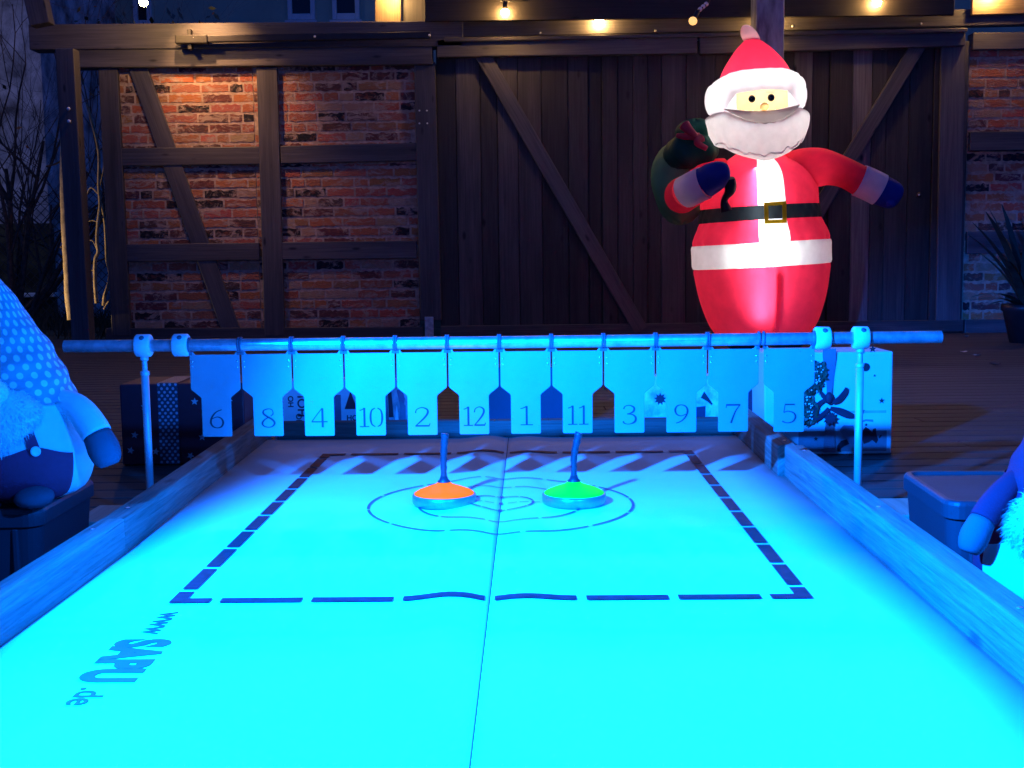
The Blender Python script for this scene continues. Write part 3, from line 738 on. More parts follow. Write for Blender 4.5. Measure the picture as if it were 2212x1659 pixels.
# ---- number glyphs drawn as pen strokes (unit height)
def strokes(ch):
    P = 0.035; T = 0.085
    def c(pts, ws, n=7): 
        sp = spline([(a[0], a[1], w) for a, w in zip(pts, ws)], n); return ([(q[0], q[1]) for q in sp], [max(0.02, q[2]) for q in sp])
    l = lambda a, d, w: ([a, d], [w, w])
    if ch == '1': return [l((.26, 0), (.26, 1), T), c([(.06, .87), (.15, .90), (.26, .985)], [P, P, .05]), l((.06, .018), (.46, .018), P)], .5
    if ch == '2': return [c([(.05, .70), (.09, .88), (.26, .985), (.43, .88), (.44, .68), (.32, .42), (.05, .03)], [.05, P, P, .07, T, .07, P]), l((.04, .028), (.5, .028), .06), l((.485, .03), (.52, .15), P)], .55
    if ch == '3': return [c([(.07, .80), (.12, .94), (.26, .985), (.40, .88), (.40, .70), (.30, .58), (.18, .54)], [.06, P, P, .07, T, .05, P]), c([(.18, .54), (.36, .5), (.46, .34), (.43, .13), (.28, .015), (.12, .03), (.05, .15)], [P, .05, T, T, P, P, .07])], .52
    if ch == '4': return [c([(.37, 1), (.2, .66), (.03, .30)], [P, P, P]), l((.02, .29), (.54, .29), .045), l((.38, 0), (.38, 1), T)], .56
    if ch == '5': return [l((.13, .965), (.45, .965), .06), c([(.14, .96), (.12, .75), (.10, .55)], [P, P, P]), c([(.10, .55), (.24, .62), (.42, .52), (.47, .3), (.38, .08), (.2, .015), (.05, .10)], [P, P, .06, T, .06, P, .06])], .52
    if ch in '69':
        s = [c([(.43, .97), (.25, .85), (.11, .60), (.06, .32), (.12, .10), (.26, .015), (.40, .08), (.46, .28), (.41, .5), (.27, .59), (.11, .50)], [P, .05, .07, T, .06, P, .06, T, .06, P, P])]
        if ch == '9': s = [([(.52-q[0], 1-q[1]) for q in p], w) for p, w in s]
        return s, .52
    if ch == '7': return [l((.03, .95), (.49, .95), .07), c([(.475, .94), (.33, .60), (.19, 0)], [P, .06, T]), l((.045, .95), (.03, .80), P)], .52
    if ch == '8': return [c([(.42, .80), (.38, .94), (.26, .985), (.12, .90), (.10, .75), (.22, .58), (.38, .43), (.46, .24), (.39, .07), (.26, .015), (.11, .08), (.06, .24), (.14, .42), (.30, .56)], [P, P, P, .06, T, .08, .08, T, .06, P, .06, T, .06, P]), c([(.34, .60), (.41, .70), (.42, .80)], [P, .05, P])], .52
    if ch == '0': return [c([(.25, .985), (.10, .85), (.05, .5), (.10, .15), (.25, .015)], [P, .06, T, .06, P]), c([(.35, .985), (.50, .85), (.55, .5), (.50, .15), (.35, .015)], [P, .06, T, .06, P])], .6
PITCH_F = 0.1303
def flap(i, num, swing=0.0, dz=0.0, yaw_=0.0):
    x = (i-5.5)*PITCH_F-0.003
    if num == '5': x += 0.007
    t = empty('number_flap', lane(x, PY, PZ), (swing, 0, -LANE_YAW+yaw_))
    where = {'6': 'at the left end', '5': 'at the right end, hanging apart'}.get(num, 'hanging between its neighbours')
    tag(t, 'aluminium score flap numbered %s %s on the crossbar' % (num, where), 'score flap', 'score flaps on the crossbar')
    hw, nw, zt, zs, zn, zb = 0.0629, 0.0375, -0.0245, -0.1145, -0.131, -0.2335
    r = 0.004
    def rc(cx, cz, a0, a1): return [(cx+r*math.cos(math.radians(a0+(a1-a0)*k/4)), cz+r*math.sin(math.radians(a0+(a1-a0)*k/4))) for k in range(5)]
    poly = [(-nw+r, zb)] if 0 else []
    poly += rc(-nw+r, zb+r, 180, 270) + rc(nw-r, zb+r, 270, 360)
    poly += [(nw, zn-0.004), (nw+0.003, zn), (hw-0.002, zs), (hw, zs+0.004), (hw, zt+0.009), (hw-0.009, zt+0.007), (hw-0.0135, zt), (-hw+0.0135, zt), (-hw+0.009, zt+0.007), (-hw, zt+0.009), (-hw, zs+0.004), (-hw+0.002, zs), (-nw-0.003, zn), (-nw, zn-0.004)]
    b = MB(); b.prism(poly, 0.0016, (0, 0.0, 0), (1, 0, 0), (0, 0, 1)); b.build('plate', M['alu'], t, bevel=0.0005, segs=1)
    b = MB(); h = 0.0485; tot = 0; gl_ = []
    for ch in num:
        s, w = strokes(ch); gl_.append((s, w, tot)); tot += w-(0.03 if ch == '1' else 0.0)
    sc = h; sx = sc*(1.22 if len(num) == 2 else 1.6)
    for s, w, off in gl_:
        for k, (pts, ws) in enumerate(s):
            b.ribbon([((p[0]+off-tot/2)*sx, (p[1])*sc-0.2115) for p in pts], [q*sc*1.25 for q in ws], lambda a, d, k=k: (a, -0.0022-0.0001*k, d))
    b.build('number', M['num'], t)
    for s in (-1, 1):
        b = MB(); xc = s*(PITCH_F/2-0.0028)
        b.lathe([(0.0165, -0.0024), (0.0192, -0.0024), (0.0192, 0.0024), (0.0165, 0.0024)], 28, (xc, 0, 0), (1, 0, 0))
        b.box((xc-s*0.002, -0.0006, -0.0215), (0.0085, 0.004, 0.009)); b.build('hanger_loop', M['strap'], t)
        for zz in (-0.042, -0.0565):
            b = MB(); b.ell((s*(hw-0.0065), -0.002, zz), (0.0025, 0.0016, 0.0025), 10, 6); b.build('rivet', M['rivet'], t)
for i, n in enumerate('6 8 4 10 2 12 1 11 3 9 7 5'.split()):
    flap(i, n, swing={'5': -0.05}.get(n, rnd(-0.02, 0.02)), yaw_={'5': -0.05}.get(n, rnd(-0.006, 0.006)))

# ================================================================ STORAGE BOXES
def rrect(w, d, r, z, n=5):
    out = []
    for cx, cy, a0 in ((w/2-r, d/2-r, 0), (-w/2+r, d/2-r, 90), (-w/2+r, -d/2+r, 180), (w/2-r, -d/2+r, 270)):
        for k in range(n+1):
            a = math.radians(a0+90*k/n); out.append((cx+r*math.cos(a), cy+r*math.sin(a), z))
    return out
def loft(b, loops, cap0=True, cap1=True, m=0):
    ids = [b.add(*l) for l in loops]; k = len(ids[0])
    for A, B_ in zip(ids, ids[1:]):
        for i in range(k): b.face((A[i], A[(i+1) % k], B_[(i+1) % k], B_[i]), None, m)
    if cap0: b.face(ids[0][::-1], None, m)
    if cap1: b.face(ids[-1], None, m)
def storage_box(label, loc, rz, w=0.42, d=0.35, h=0.163):
    t = empty('storage_box', loc, (0, 0, rz)); tag(t, label, 'box', 'storage boxes beside the lane')
    b = MB(); loft(b, [rrect(w-0.04, d-0.04, 0.025, 0.001), rrect(w-0.032, d-0.032, 0.03, 0.012), rrect(w-0.014, d-0.014, 0.033, h-0.036)]); b.build('body', M['box'], t, bevel=0.002)
    b = MB()
    loft(b, [rrect(w-0.028, d-0.028, 0.03, h-0.035), rrect(w, d, 0.035, h-0.037), rrect(w, d, 0.035, h-0.009), rrect(w-0.006, d-0.006, 0.034, h-0.002), rrect(w-0.014, d-0.014, 0.03, h), rrect(w-0.03, d-0.03, 0.025, h), rrect(w-0.04, d-0.04, 0.022, h-0.007)], True, False)
    lid = b.build('lid', M['box'], t, bevel=0.0015)
    b = MB(); loft(b, [rrect(w-0.0395, d-0.0395, 0.022, h-0.012), rrect(w-0.0395, d-0.0395, 0.022, h-0.0065)]); b.build('lid_panel', M['boxtop'], lid)
    for sx in (-1, 1):
        b = MB()
        for sy in (-1, 1): b.box((sx*(w/2-0.055), sy*(d/2-0.0105), (h-0.04)/2+0.004), (0.012, 0.014, h-0.05), taper=1.0)
        b.build('rib', M['box'], t, bevel=0.003)
        b = MB(); b.box((sx*0.09, -(d/2-0.03), h-0.001), (0.055, 0.03, 0.012)); b.build('clip', M['box'], t, bevel=0.004)
storage_box('dark plastic storage box with the dotted hat gnome sitting on its lid', (-1.162, 2.54, 0), 0.01)
storage_box('empty topped dark plastic storage box behind the red gnome right of the lane', (1.078, 2.498, 0), -0.055)

# ================================================================ GNOMES
M['g_white'] = fabric('white_fleece', (0.78, 0.78, 0.76), wr=0.0)
M['g_hat'] = dots('dotted_hat', (0.27, 0.28, 0.31), (0.8, 0.8, 0.8), 0.028, 0.24)
M['g_red'] = fabric('dark_red_felt', (0.5, 0.025, 0.06))
M['g_grey'] = fabric('grey_felt', (0.075, 0.07, 0.09))
M['g_greylight'] = fabric('grey_knit', (0.13, 0.13, 0.15))
M['fur'] = fabric('white_fur', (0.82, 0.82, 0.8), weave=400)
M['button'] = simple('white_button', (0.7, 0.7, 0.68), 0.4)
M['button_dark'] = simple('dark_button', (0.06, 0.03, 0.03), 0.4)
rows_ = lambda a, c, n: [a+(c-a)*i/n for i in range(n+1)]
def gnome(label, loc, rz, k, shirt, trousers, hat, mitt, hatlean, beardlong, arm_r, arm_l, button, hatprof, seed, ttop=0.104, ak=1.0):
    random.seed(seed)
    t = empty('plush_gnome', loc, (0, 0, rz)); tag(t, label, 'plush gnome')
    prof = [(0.0, 0.085), (0.012, 0.118), (0.035, 0.136), (0.07, 0.144), (0.105, 0.142), (0.15, 0.127), (0.19, 0.110), (0.235, 0.096)]
    R = lambda z: interp(prof, z)*k
    us = [-math.pi+2*math.pi*i/64 for i in range(64)]; zs_ = [0.235*i/26 for i in range(27)]
    def P(u, z, off=0.0): r = R(z)+off; lump = 1+0.012*math.sin(3*u+z*30); return V((r*math.sin(u)*lump, -r*0.86*math.cos(u)*lump, z*k))
    b = MB(); b.grid(lambda u, z: P(u, z), us, zs_, True); i = b.add((0, 0, 0.0)); b.build('body', shirt, t)
    top = lambda u: ttop-0.004+0.019*math.exp(-((abs(u)-0.52)/0.34)**2)
    b = MB(); uu = [-1.12+2.24*i/36 for i in range(37)]
    b.grid(lambda u, s: P(u, 0.002+s*(top(u)-0.002), 0.0035-0.004*(abs(u) > 1.1)), uu, [i/16 for i in range(17)]); b.build('trousers', trousers, t)
    for s in (-1, 1):
        b = MB(); u0 = s*0.52; n = 12
        for j in range(n): pass
        b.grid(lambda v, z: P(u0-s*0.18*(z-0.11)/0.1+v, z, 0.006), [-0.085, 0, 0.085], [ttop+0.004+(0.2-ttop)/10*i for i in range(11)]); b.build('strap', trousers, t)
        p = P(u0, ttop+0.008, 0.008); b = MB(); b.lathe([(0.001, 0.0), (0.0095, 0.0), (0.0105, 0.002), (0.0095, 0.0045), (0.006, 0.0035), (0.001, 0.0035)], 20, p, (p.x, p.y, 0.02)); b.build('button', button, t)
        b = MB(); b.ell((s*0.072*k, -0.125*k, 0.021), (0.037, 0.05, 0.0215), 20, 12); b.build('foot', mitt, t)
    # arms
    for pts, s in ((arm_r, 1), (arm_l, -1)):
        sp = spline(pts, 6); n = len(sp); cut = int(n*0.6)
        b = MB(); b.tube(sp[:cut+1], [ak*(0.024+0.007*math.sin(math.pi*i/n)) for i in range(cut+1)], 18); a = b.build('arm', shirt, t)
        b = MB(); m = n-cut; b.tube(sp[cut:], [ak*0.0325*math.sqrt(max(0.02, 1-((i-m*0.4)/(m*0.6))**2)) if i > m*0.4 else ak*(0.029+0.0035*i/(m*0.4)) for i in range(m)], 18); b.build('mitten', mitt, a)
    # hat
    H0, H1 = hatprof[0][0], hatprof[-1][0]
    def hp(u, z):
        s = (z-H0)/(H1-H0); r = interp(hatprof, z)*(1+0.03*math.sin(z*70+u*2)*min(1, s*3)+0.025*math.sin(z*120-u*3))
        return V((r*math.sin(u)+hatlean*s*s, -r*0.92*math.cos(u)+0.01*s, z))
    b = MB(); b.grid(hp, [-math.pi+2*math.pi*i/56 for i in range(56)], [H0+(H1-H0)*i/44 for i in range(45)], True, uvfn=lambda u, z: (u*0.098, z)); b.build('hat', hat, t)
    # beard
    bc = V((0, -0.098*k, 0.165*k)); br = V((0.098*k, 0.048, 0.078+beardlong))
    bc.z -= beardlong*0.6
    bt = (lambda z: 0.30+0.70*smooth01(-1.1, 0.6, z)) if beardlong < 0.02 else (lambda z: 0.75+0.25*smooth01(-1.0, 0.2, z))
    b = MB(); us_ = [2*math.pi*i/32 for i in range(32)]; b.grid(lambda u, v: bc+V((br.x*0.95*math.cos(u)*math.cos(v)*bt(math.sin(v)), br.y*0.95*math.sin(u)*math.cos(v), br.z*0.95*math.sin(v))), us_, rows_(-1.56, 1.56, 20), True)
    for _ in range(6500):
        u, v = rnd(-math.pi, math.pi), math.asin(rnd(-1, 1)); n = V((math.cos(v)*math.sin(u), -math.cos(v)*math.cos(u), math.sin(v)))
        if n.y > 0.45: continue
        p = bc + V((n.x*br.x*bt(n.z), n.y*br.y, n.z*br.z))*0.94
        d = (n+V((rnd(-.6, .6), rnd(-.6, .6), rnd(-.9, .3)))).normalized()
        b.hair(p, d, rnd(0.006, 0.013)*(1+beardlong*40*(1 if random.random() < 0.35 else 0.3)), rnd(0.0004, 0.0008), 0.35)
    b.build('beard', M['fur'], t)
    b = MB(); b.ell((0, -0.132*k, 0.234*k), (0.034, 0.03, 0.029), 24, 14)
    for _ in range(900):
        u, v = rnd(-math.pi, math.pi), math.asin(rnd(-1, 1)); n = V((math.cos(v)*math.sin(u), -math.cos(v)*math.cos(u), math.sin(v)))
        b.hair(V((0, -0.132*k, 0.234*k))+V((n.x*0.033, n.y*0.029, n.z*0.028)), n+V((rnd(-.5, .5), rnd(-.5, .5), rnd(-.5, .5))), rnd(0.004, 0.008), 0.0005, 0.2)
    b.build('nose', M['fur'] if beardlong < 0.02 else M['g_greylight'], t)
    return t
gnome('plush gnome in a white dotted pointed hat and dark overalls on the left box', (-1.035, 2.50, 0.165), 0.0, 1.0, M['g_white'], M['g_red'], M['g_hat'], M['g_grey'], -0.07, 0.0,
      [(0.095, -0.02, 0.205), (0.135, -0.035, 0.190), (0.168, -0.05, 0.155), (0.190, -0.06, 0.118), (0.207, -0.066, 0.075)],
      [(-0.095, -0.02, 0.205), (-0.14, -0.035, 0.190), (-0.17, -0.06, 0.145), (-0.185, -0.075, 0.105), (-0.195, -0.08, 0.065)], M['button'],
      [(0.205, 0.120), (0.225, 0.112), (0.28, 0.095), (0.33, 0.073), (0.38, 0.052), (0.44, 0.03), (0.5, 0.006)], 21)
gnome('plush gnome in dark red with long white beard at the right edge', (0.998, 2.13, 0.0), -0.36, 1.08, M['g_red'], M['g_white'], M['g_red'], M['g_greylight'], 0.06, 0.021,
      [(0.09, -0.02, 0.235), (0.145, -0.05, 0.19), (0.175, -0.08, 0.15), (0.185, -0.1, 0.11), (0.185, -0.105, 0.07)],
      [(-0.07, -0.005, 0.252), (-0.10, -0.045, 0.232), (-0.13, -0.078, 0.197), (-0.15, -0.100, 0.162), (-0.163, -0.112, 0.125)], M['button_dark'],
      [(0.235, 0.108), (0.265, 0.1), (0.32, 0.08), (0.4, 0.05), (0.49, 0.02), (0.52, 0.004)], 22, 0.125, 0.8)

# ================================================================ GIFTS
M['paper_red'] = simple('dark_red_paper', (0.15, 0.012, 0.02), 0.5, var=0.05)
M['paper_white'] = simple('white_paper', (0.78, 0.77, 0.75), 0.5, var=0.02)
M['paper_navy'] = simple('navy_paper', (0.03, 0.035, 0.07), 0.5, var=0.05)
M['paper_grey'] = simple('grey_print', (0.45, 0.40, 0.42), 0.6, var=0.3, scale=18)
M['paper_ice'] = simple('icy_print', (0.62, 0.66, 0.70), 0.5, var=0.22, scale=26)
M['paper_lilac'] = simple('lilac_print', (0.30, 0.16, 0.24), 0.6)
M['print_dark'] = simple('dark_print', (0.03, 0.02, 0.03), 0.6)
M['print_red'] = simple('red_print', (0.20, 0.02, 0.03), 0.6)
M['print_pale'] = simple('pale_print', (0.5, 0.48, 0.5), 0.6)
M['print_grey'] = simple('grey_pattern', (0.22, 0.2, 0.26), 0.6)
M['ribbon_dots'] = dots('ribbon_dots', (0.05, 0.05, 0.07), (0.4, 0.4, 0.45), 0.018, 0.24, 0.3)
M['gauze'] = fabric('red_gauze', (0.42, 0.20, 0.24), rough=0.6)
M['gauze_dark'] = fabric('dark_red_ribbon', (0.16, 0.03, 0.05), rough=0.6)
M['garland'] = simple('garland_green', (0.03, 0.07, 0.04), 0.5, var=0.3)
def star(r, n=5, q=0.45, a0=0.0): return [((r if i % 2 == 0 else r*q)*math.sin(a0+math.pi*i/n), (r if i % 2 == 0 else r*q)*math.cos(a0+math.pi*i/n)) for i in range(2*n)]
def disc(r, n=20): return [(r*math.cos(2*math.pi*i/n), r*math.sin(2*math.pi*i/n)) for i in range(n)]
AX, AZ = (1, 0, 0), (0, 0, 1)
def decal(b, poly, x, z, y, m=0, t=0.0006): b.prism(poly, t, (x, y, z), AX, AZ, m)   # faces -y
# red parcel
t = empty('gift_parcel', (-1.058, 3.93, 0), (0, 0, 0.02)); tag(t, 'dark red gift parcel with pale stars and dotted ribbon behind the left post', 'gift', 'gifts behind the lane')
W_, D_, H_ = 0.395, 0.24, 0.262
b = MB(); b.box((0, 0, H_/2+0.001), (W_, D_, H_)); b.build('parcel', M['paper_red'], t, bevel=0.005)
b = MB(); x = -0.045
b.grid(lambda u, v: (x+u, -D_/2-0.003-0.002*math.sin(v*22), v) if v < H_ else (x+u, -D_/2-0.003+(v-H_), H_+0.004), [-0.032, 0, 0.032], [0.004+i*0.0129 for i in range(21)]+[H_+0.004+0.024*i for i in range(10)], uvfn=lambda u, v: (u, v)); b.build('ribbon', M['ribbon_dots'], t)
b = MB()
for q in ((-0.155, 0.10), (-0.12, 0.19), (-0.17, 0.05), (-0.09, 0.045), (0.04, 0.205), (0.06, 0.09), (0.11, 0.15), (0.15, 0.21), (0.02, 0.03), (0.16, 0.06), (0.10, 0.035)): decal(b, star(0.0125, a0=rnd(0, 1)), q[0], q[1], -D_/2-0.0008)
b.build('star_print', M['print_pale'], t)
# bags behind the end rail
def bag(label, d0, d1, Y, h, mat, extra=None, dp=0.10, rz=0.0, name='gift_bag', handle=True):
    a, e = at(d0, 900, Y), at(d1, 900, Y); w_ = e.x-a.x
    t = empty(name, ((a.x+e.x)/2, Y+dp/2, 0), (0, 0, rz)); tag(t, label, 'gift', 'gifts behind the lane')
    b = MB(); loft(b, [[(x*w_/2, y*dp/2, 0.001) for x, y in ((-1, -1), (1, -1), (1, 1), (-1, 1))], [(x*w_/2, y*dp/2, h*0.75) for x, y in ((-1, -1), (1, -1), (1, 1), (-1, 1))], [(x*w_/2, y*dp*0.4, h) for x, y in ((-1, -1), (1, -1), (1, 1), (-1, 1))]])
    b.build('bag' if name == 'gift_bag' else 'parcel', mat, t, bevel=0.002)
    if extra: extra(t, w_, -dp/2, lambda px, py: (at(px, py, Y).x-(a.x+e.x)/2, at(px, py, Y).z))
    return t
def dec_ho(t, w_, y, f):
    for px, py, txt, sz in ((662, 901, 'HO!', 0.042), (634, 880, 'HO', 0.026), (652, 918, 'HO', 0.026), (612, 898, 'HO HO', 0.024)):
        x, z = f(px, py); text_part(txt, sz, x, y-0.0012, t, M['print_red'], 'lettering', 0.0006, z=z, rot=(math.pi/2, -math.pi/2, 0))
bag('white gift bag with red HO lettering behind the lane, below flaps 8 and 4', 592, 690, 4.12, 0.235, M['paper_white'], dec_ho)
def dec_tri(t, w_, y, f):
    b = MB(); x, z = f(758, 876); decal(b, [(-0.022, -0.012), (0.022, -0.012), (0.0, 0.05)], x, z, y-0.0008); b.build('triangle_print', M['print_red'], t)
    x, z = f(729, 890); b = MB(); decal(b, [(-0.017, -0.12), (0.013, -0.12), (0.013, 0.06), (-0.017, 0.06)], x, z, y-0.0008); b.build('side_stripe', M['paper_lilac'], t)
    x, z = f(749, 908); text_part('HO', 0.026, x, y-0.0012, t, M['print_dark'], 'lettering', 0.0004, z=z, rot=(math.pi/2, 0, 0))
bag('white gift bag with a red triangle and lilac stripe below flaps 4 and 10', 712, 795, 4.15, 0.235, M['paper_white'], dec_tri)
def dec_fig(t, w_, y, f):
    b = MB(); pal = ['paper_lilac', 'print_dark', 'paper_white', 'print_grey']
    for px, py, poly, m in ((846, 870, [(-.01, -.05), (.006, -.05), (.0, .04), (-.012, .05)], 1), (856, 880, [(-.006, -.05), (.008, -.05), (.002, .01)], 2), (866, 862, [(-.014, .03), (-.004, -.02), (.008, -.03), (.014, .0), (.004, .04)], 0), (868, 895, [(-.012, -.05), (.012, -.05), (.014, .03), (-.004, .05)], 3), (838, 890, [(-.01, -.05), (.006, -.05), (-.002, .04)], 3)):
        x, z = f(px, py); decal(b, poly, x, z, y-0.0008-0.0002*m, m)
    b.build('figure_print', [M[p] for p in pal], t)
bag('grey gift bag printed with pale and dark patches below flaps 10 and 2', 812, 900, 4.1, 0.235, M['paper_grey'], dec_fig)
bag('plain navy parcel below flaps 12, 1 and 11', 1042, 1222, 4.35, 0.25, M['paper_navy'], None, 0.2, 0, 'gift_parcel')
def dec_ice(t, w_, y, f):
    b = MB()
    for px, py, poly, m in ((1426, 862, star(0.022, 9, 0.6), 0), (1418, 912, [(-.04, -.02), (.0, -.02), (.02, .014), (-.012, .01)], 1), (1409, 915, [(-.006, -.014), (.0, -.014), (.014, .02), (.01, .022)], 0), (1521, 859, [(-.012, .0), (.0, .022), (.03, -.022), (.034, -.034), (.012, -.014)], 0), (1514, 893, [(-.022, -.03), (.014, -.03), (.016, .026), (-.02, .022)], 2), (1538, 885, [(-.006, -.02), (.012, -.028), (.016, .012), (.0, .02)], 1)):
        x, z = f(px, py); decal(b, poly, x, z, y-0.0008-0.0002*m, m)
    b.build('winter_print', [M['print_dark'], M['paper_white'], M['paper_navy']], t)
bag('icy blue gift bag with a winter print below flaps 3, 9 and 7', 1376, 1556, 4.08, 0.24, M['paper_ice'], dec_ice)
bag('narrow navy parcel left of the large white starry gift', 1592, 1632, 4.2, 0.25, M['paper_navy'], None, 0.15, 0, 'gift_parcel')
# large white gift on the right
FY = 3.858
gx, gw, gh, gd = 1.028, 0.412, 0.335, 0.2
t = empty('starry_gift', (gx, FY+gd/2, 0)); tag(t, 'large white gift with dark stars, red bow and green garland behind the right post', 'gift', 'gifts behind the lane')
b = MB(); loft(b, [[(x*gw/2-0.002, y*gd/2, 0.001) for x, y in ((-1, -1), (1, -1), (1, 1), (-1, 1))], [(x*gw/2*1.01-0.006, y*gd/2, gh) for x, y in ((-1, -1), (1, -1), (1, 1), (-1, 1))]]); b.build('parcel', M['paper_white'], t, bevel=0.004)
def gp(cx, cy): q = at(1620.2+0.217*cx, 720.1+0.217*cy, FY); return (q.x-gx, q.z)
gy = -gd/2-0.0008
b = MB()
for cx, cy, r in ((1220, 155, 38), (1310, 670, 32), (1115, 775, 30), (570, 870, 34), (1155, 910, 18), (655, 1050, 24), (1240, 420, 15)):
    x, z = gp(cx, cy); decal(b, star(r*0.00033), x, z, gy, 0)
b.build('star_print', M['print_dark'], t); b = MB()
for cx, cy, r in ((1152, 336, 44), (742, 312, 42), (640, 310, 45)):
    x, z = gp(cx, cy); decal(b, disc(r*0.00031), x, z, gy, 0)
b.build('ball_print', M['print_dark'], t)
def pol(pts): return [gp(*p) for p in pts]
b = MB()
decal(b, pol([(890, 960), (930, 915), (1030, 915), (1030, 1000), (1080, 1080), (1010, 1110), (935, 1035)][::-1]), 0, 0, gy, 2)
decal(b, pol([(870, 1175), (865, 1120), (905, 1070), (960, 1055), (990, 1100), (940, 1120), (900, 1150), (905, 1180)][::-1]), 0, 0, gy-0.0002, 0)
decal(b, pol([(1100, 990), (1135, 950), (1150, 930), (1180, 950), (1215, 985), (1225, 950), (1250, 945), (1255, 1000), (1275, 1060), (1255, 1095), (1215, 1060), (1180, 1085), (1130, 1100)][::-1]), 0, 0, gy-0.0002, 1)
decal(b, pol([(1280, 1030), (1300, 1010), (1310, 1005), (1305, 1030), (1285, 1045)][::-1]), 0, 0, gy, 0)
decal(b, pol([(1095, 875), (1150, 855), (1225, 858), (1225, 880), (1150, 872), (1105, 890)][::-1]), 0, 0, gy, 2)
PR = [M['print_dark'], M['print_red'], M['print_grey']]; b.build('sleigh_print', PR, t); b = MB()
x0, z0 = gp(480, 800); x1, z1 = gp(1355, 790)
decal(b, [(x0, z0), (x1, z0), (x1, z0+0.008), (x0, z0+0.008)], 0, 0, gy+0.0003, 0)
x0, z0 = gp(480, 1180); x1, z1 = gp(1360, 965)
decal(b, [(x0, max(0.004, z0)), (x1, max(0.004, z0)), (x1, z1), (x0, z1)], 0, 0, gy+0.0004, 1)  # shadow of rail and flaps painted as a darker lower band
b.build('fold_shade_band', [M['print_pale'], simple('lower_shade', (0.36, 0.29, 0.33), 0.6)], t)
b = MB(); random.seed(8)
def gribbon(pts, ws, mm=0, dy=0.006):
    sp = spline([(gp(p[0], p[1])[0], gp(p[0], p[1])[1], w*0.00029) for p, w in zip(pts, ws)], 6)
    b.ribbon([(q[0], q[1]) for q in sp], [q[2] for q in sp], lambda a, c_: V((a, gy-dy-0.003*math.sin(a*60+c_*40), c_)), mm)
gribbon([(785, 150), (785, 250), (790, 400), (785, 540), (775, 640)], [150, 140, 105, 70, 45])
gribbon([(790, 860), (788, 950), (785, 1060), (783, 1180)], [90, 110, 125, 140], 0)
gribbon([(800, 680), (870, 650), (930, 590), (950, 535)], [40, 60, 60, 30], 1, 0.014)
gribbon([(770, 640), (690, 690), (620, 780), (640, 840), (720, 800), (775, 740)], [30, 50, 60, 55, 50, 40], 1, 0.012)
gribbon([(790, 740), (880, 770), (960, 800), (1030, 820)], [40, 80, 80, 40], 1, 0.010)
gribbon([(770, 660), (720, 620), (690, 570)], [40, 50, 20], 1, 0.012)
b.build('bow', [M['gauze'], M['gauze_dark']], t)
b = MB()
x, z = gp(782, 840); b.prism(star(0.024, 9, 0.62), 0.004, (x, gy-0.016, z), AX, AZ); x, z = gp(775, 640); b.ell((x, gy-0.014, z), (0.013, 0.01, 0.02)); b.build('rosette', M['gauze_dark'], t)
b = MB()
gl = spline([gp(*p) for p in ((660, 340), (690, 400), (650, 490), (560, 580), (530, 640), (565, 700), (590, 780), (570, 860))], 8)
for p in gl:
    for _ in range(9):
        q = V((p[0]+rnd(-.021, .021), gy-rnd(0.003, 0.018), p[1]+rnd(-.018, .018))); s = rnd(0.006, 0.012); a = rnd(0, 6.28)
        tt = V((math.cos(a), rnd(-.3, .3), math.sin(a))); u = V((-math.sin(a), 0.2, math.cos(a)))
        b.face(b.add(q-tt*s, q+u*s*0.45, q+tt*s, q-u*s*0.45), None, 0)
for p in gl[::3]:
    for _ in range(2): b.ell((p[0]+rnd(-.016, .016), gy-0.02, p[1]+rnd(-.012, .012)), (0.0026,)*3, 8, 6, 1)
b.build('garland', [M['garland'], M['paper_white']], t)

# ================================================================ INFLATABLE FIGURE
M['s_red'] = fabric('red_nylon', (0.84, 0.03, 0.085), 0.5, 0.6, wr=0.3)
M['s_white'] = fabric('white_nylon', (0.84, 0.86, 0.88), 0.5, 0.6, wr=0.12)
M['s_beard'] = fabric('beard_nylon', (0.86, 0.83, 0.81), 0.55, 0.6, wr=0.15)
M['s_lip'] = fabric('moustache_nylon', (0.50, 0.42, 0.37), 0.42, 0.6, wr=0.1)
M['s_skin'] = fabric('skin_nylon', (0.92, 0.62, 0.30), 0.5, 0.6)
M['s_black'] = fabric('black_nylon', (0.018, 0.022, 0.028), 0.25, 0.5)
M['s_gold'] = fabric('gold_nylon', (0.9, 0.68, 0.03), 0.6, 0.5)
M['s_blue'] = fabric('blue_mitten_nylon', (0.03, 0.04, 0.30), 0.35, 0.6, wr=0.15)
M['s_cuff'] = fabric('cuff_nylon', (0.8, 0.72, 0.78), 0.35, 0.6, wr=0.15)
M['s_green'] = fabric('green_sack_nylon', (0.012, 0.10, 0.06), 0.3, 0.6, wr=0.25)
M['s_green2'] = fabric('light_green_nylon', (0.14, 0.36, 0.15), 0.3, 0.6, wr=0.2)
M['s_ribbon'] = fabric('red_bow_nylon', (0.55, 0.06, 0.09), 0.3, 0.6)
M['s_pom'] = fabric('pompom_nylon', (0.75, 0.5, 0.5), 0.4, 0.7, wr=0.2)
M['eye'] = simple('glossy_eye', (0.01, 0.006, 0.004), 0.08, var=0)
SX, SY = 1.690, 8.0
sa = empty('inflatable_figure', (SX, SY, 0), (0, -0.045, 0)); tag(sa, 'glowing inflatable Christmas figure in red suit and hat with white beard', 'inflatable')
body_t = [(0.0, 0.22), (0.05, 0.265), (0.118, 0.315), (0.195, 0.362), (0.35, 0.414), (0.505, 0.443), (0.63, 0.452), (0.753, 0.445), (0.846, 0.408), (0.91, 0.392), (1.0, 0.386), (1.09, 0.376), (1.16, 0.35), (1.22, 0.29), (1.27, 0.2), (1.32, 0.12)]
def wrap(a): return (a+math.pi) % (2*math.pi)-math.pi
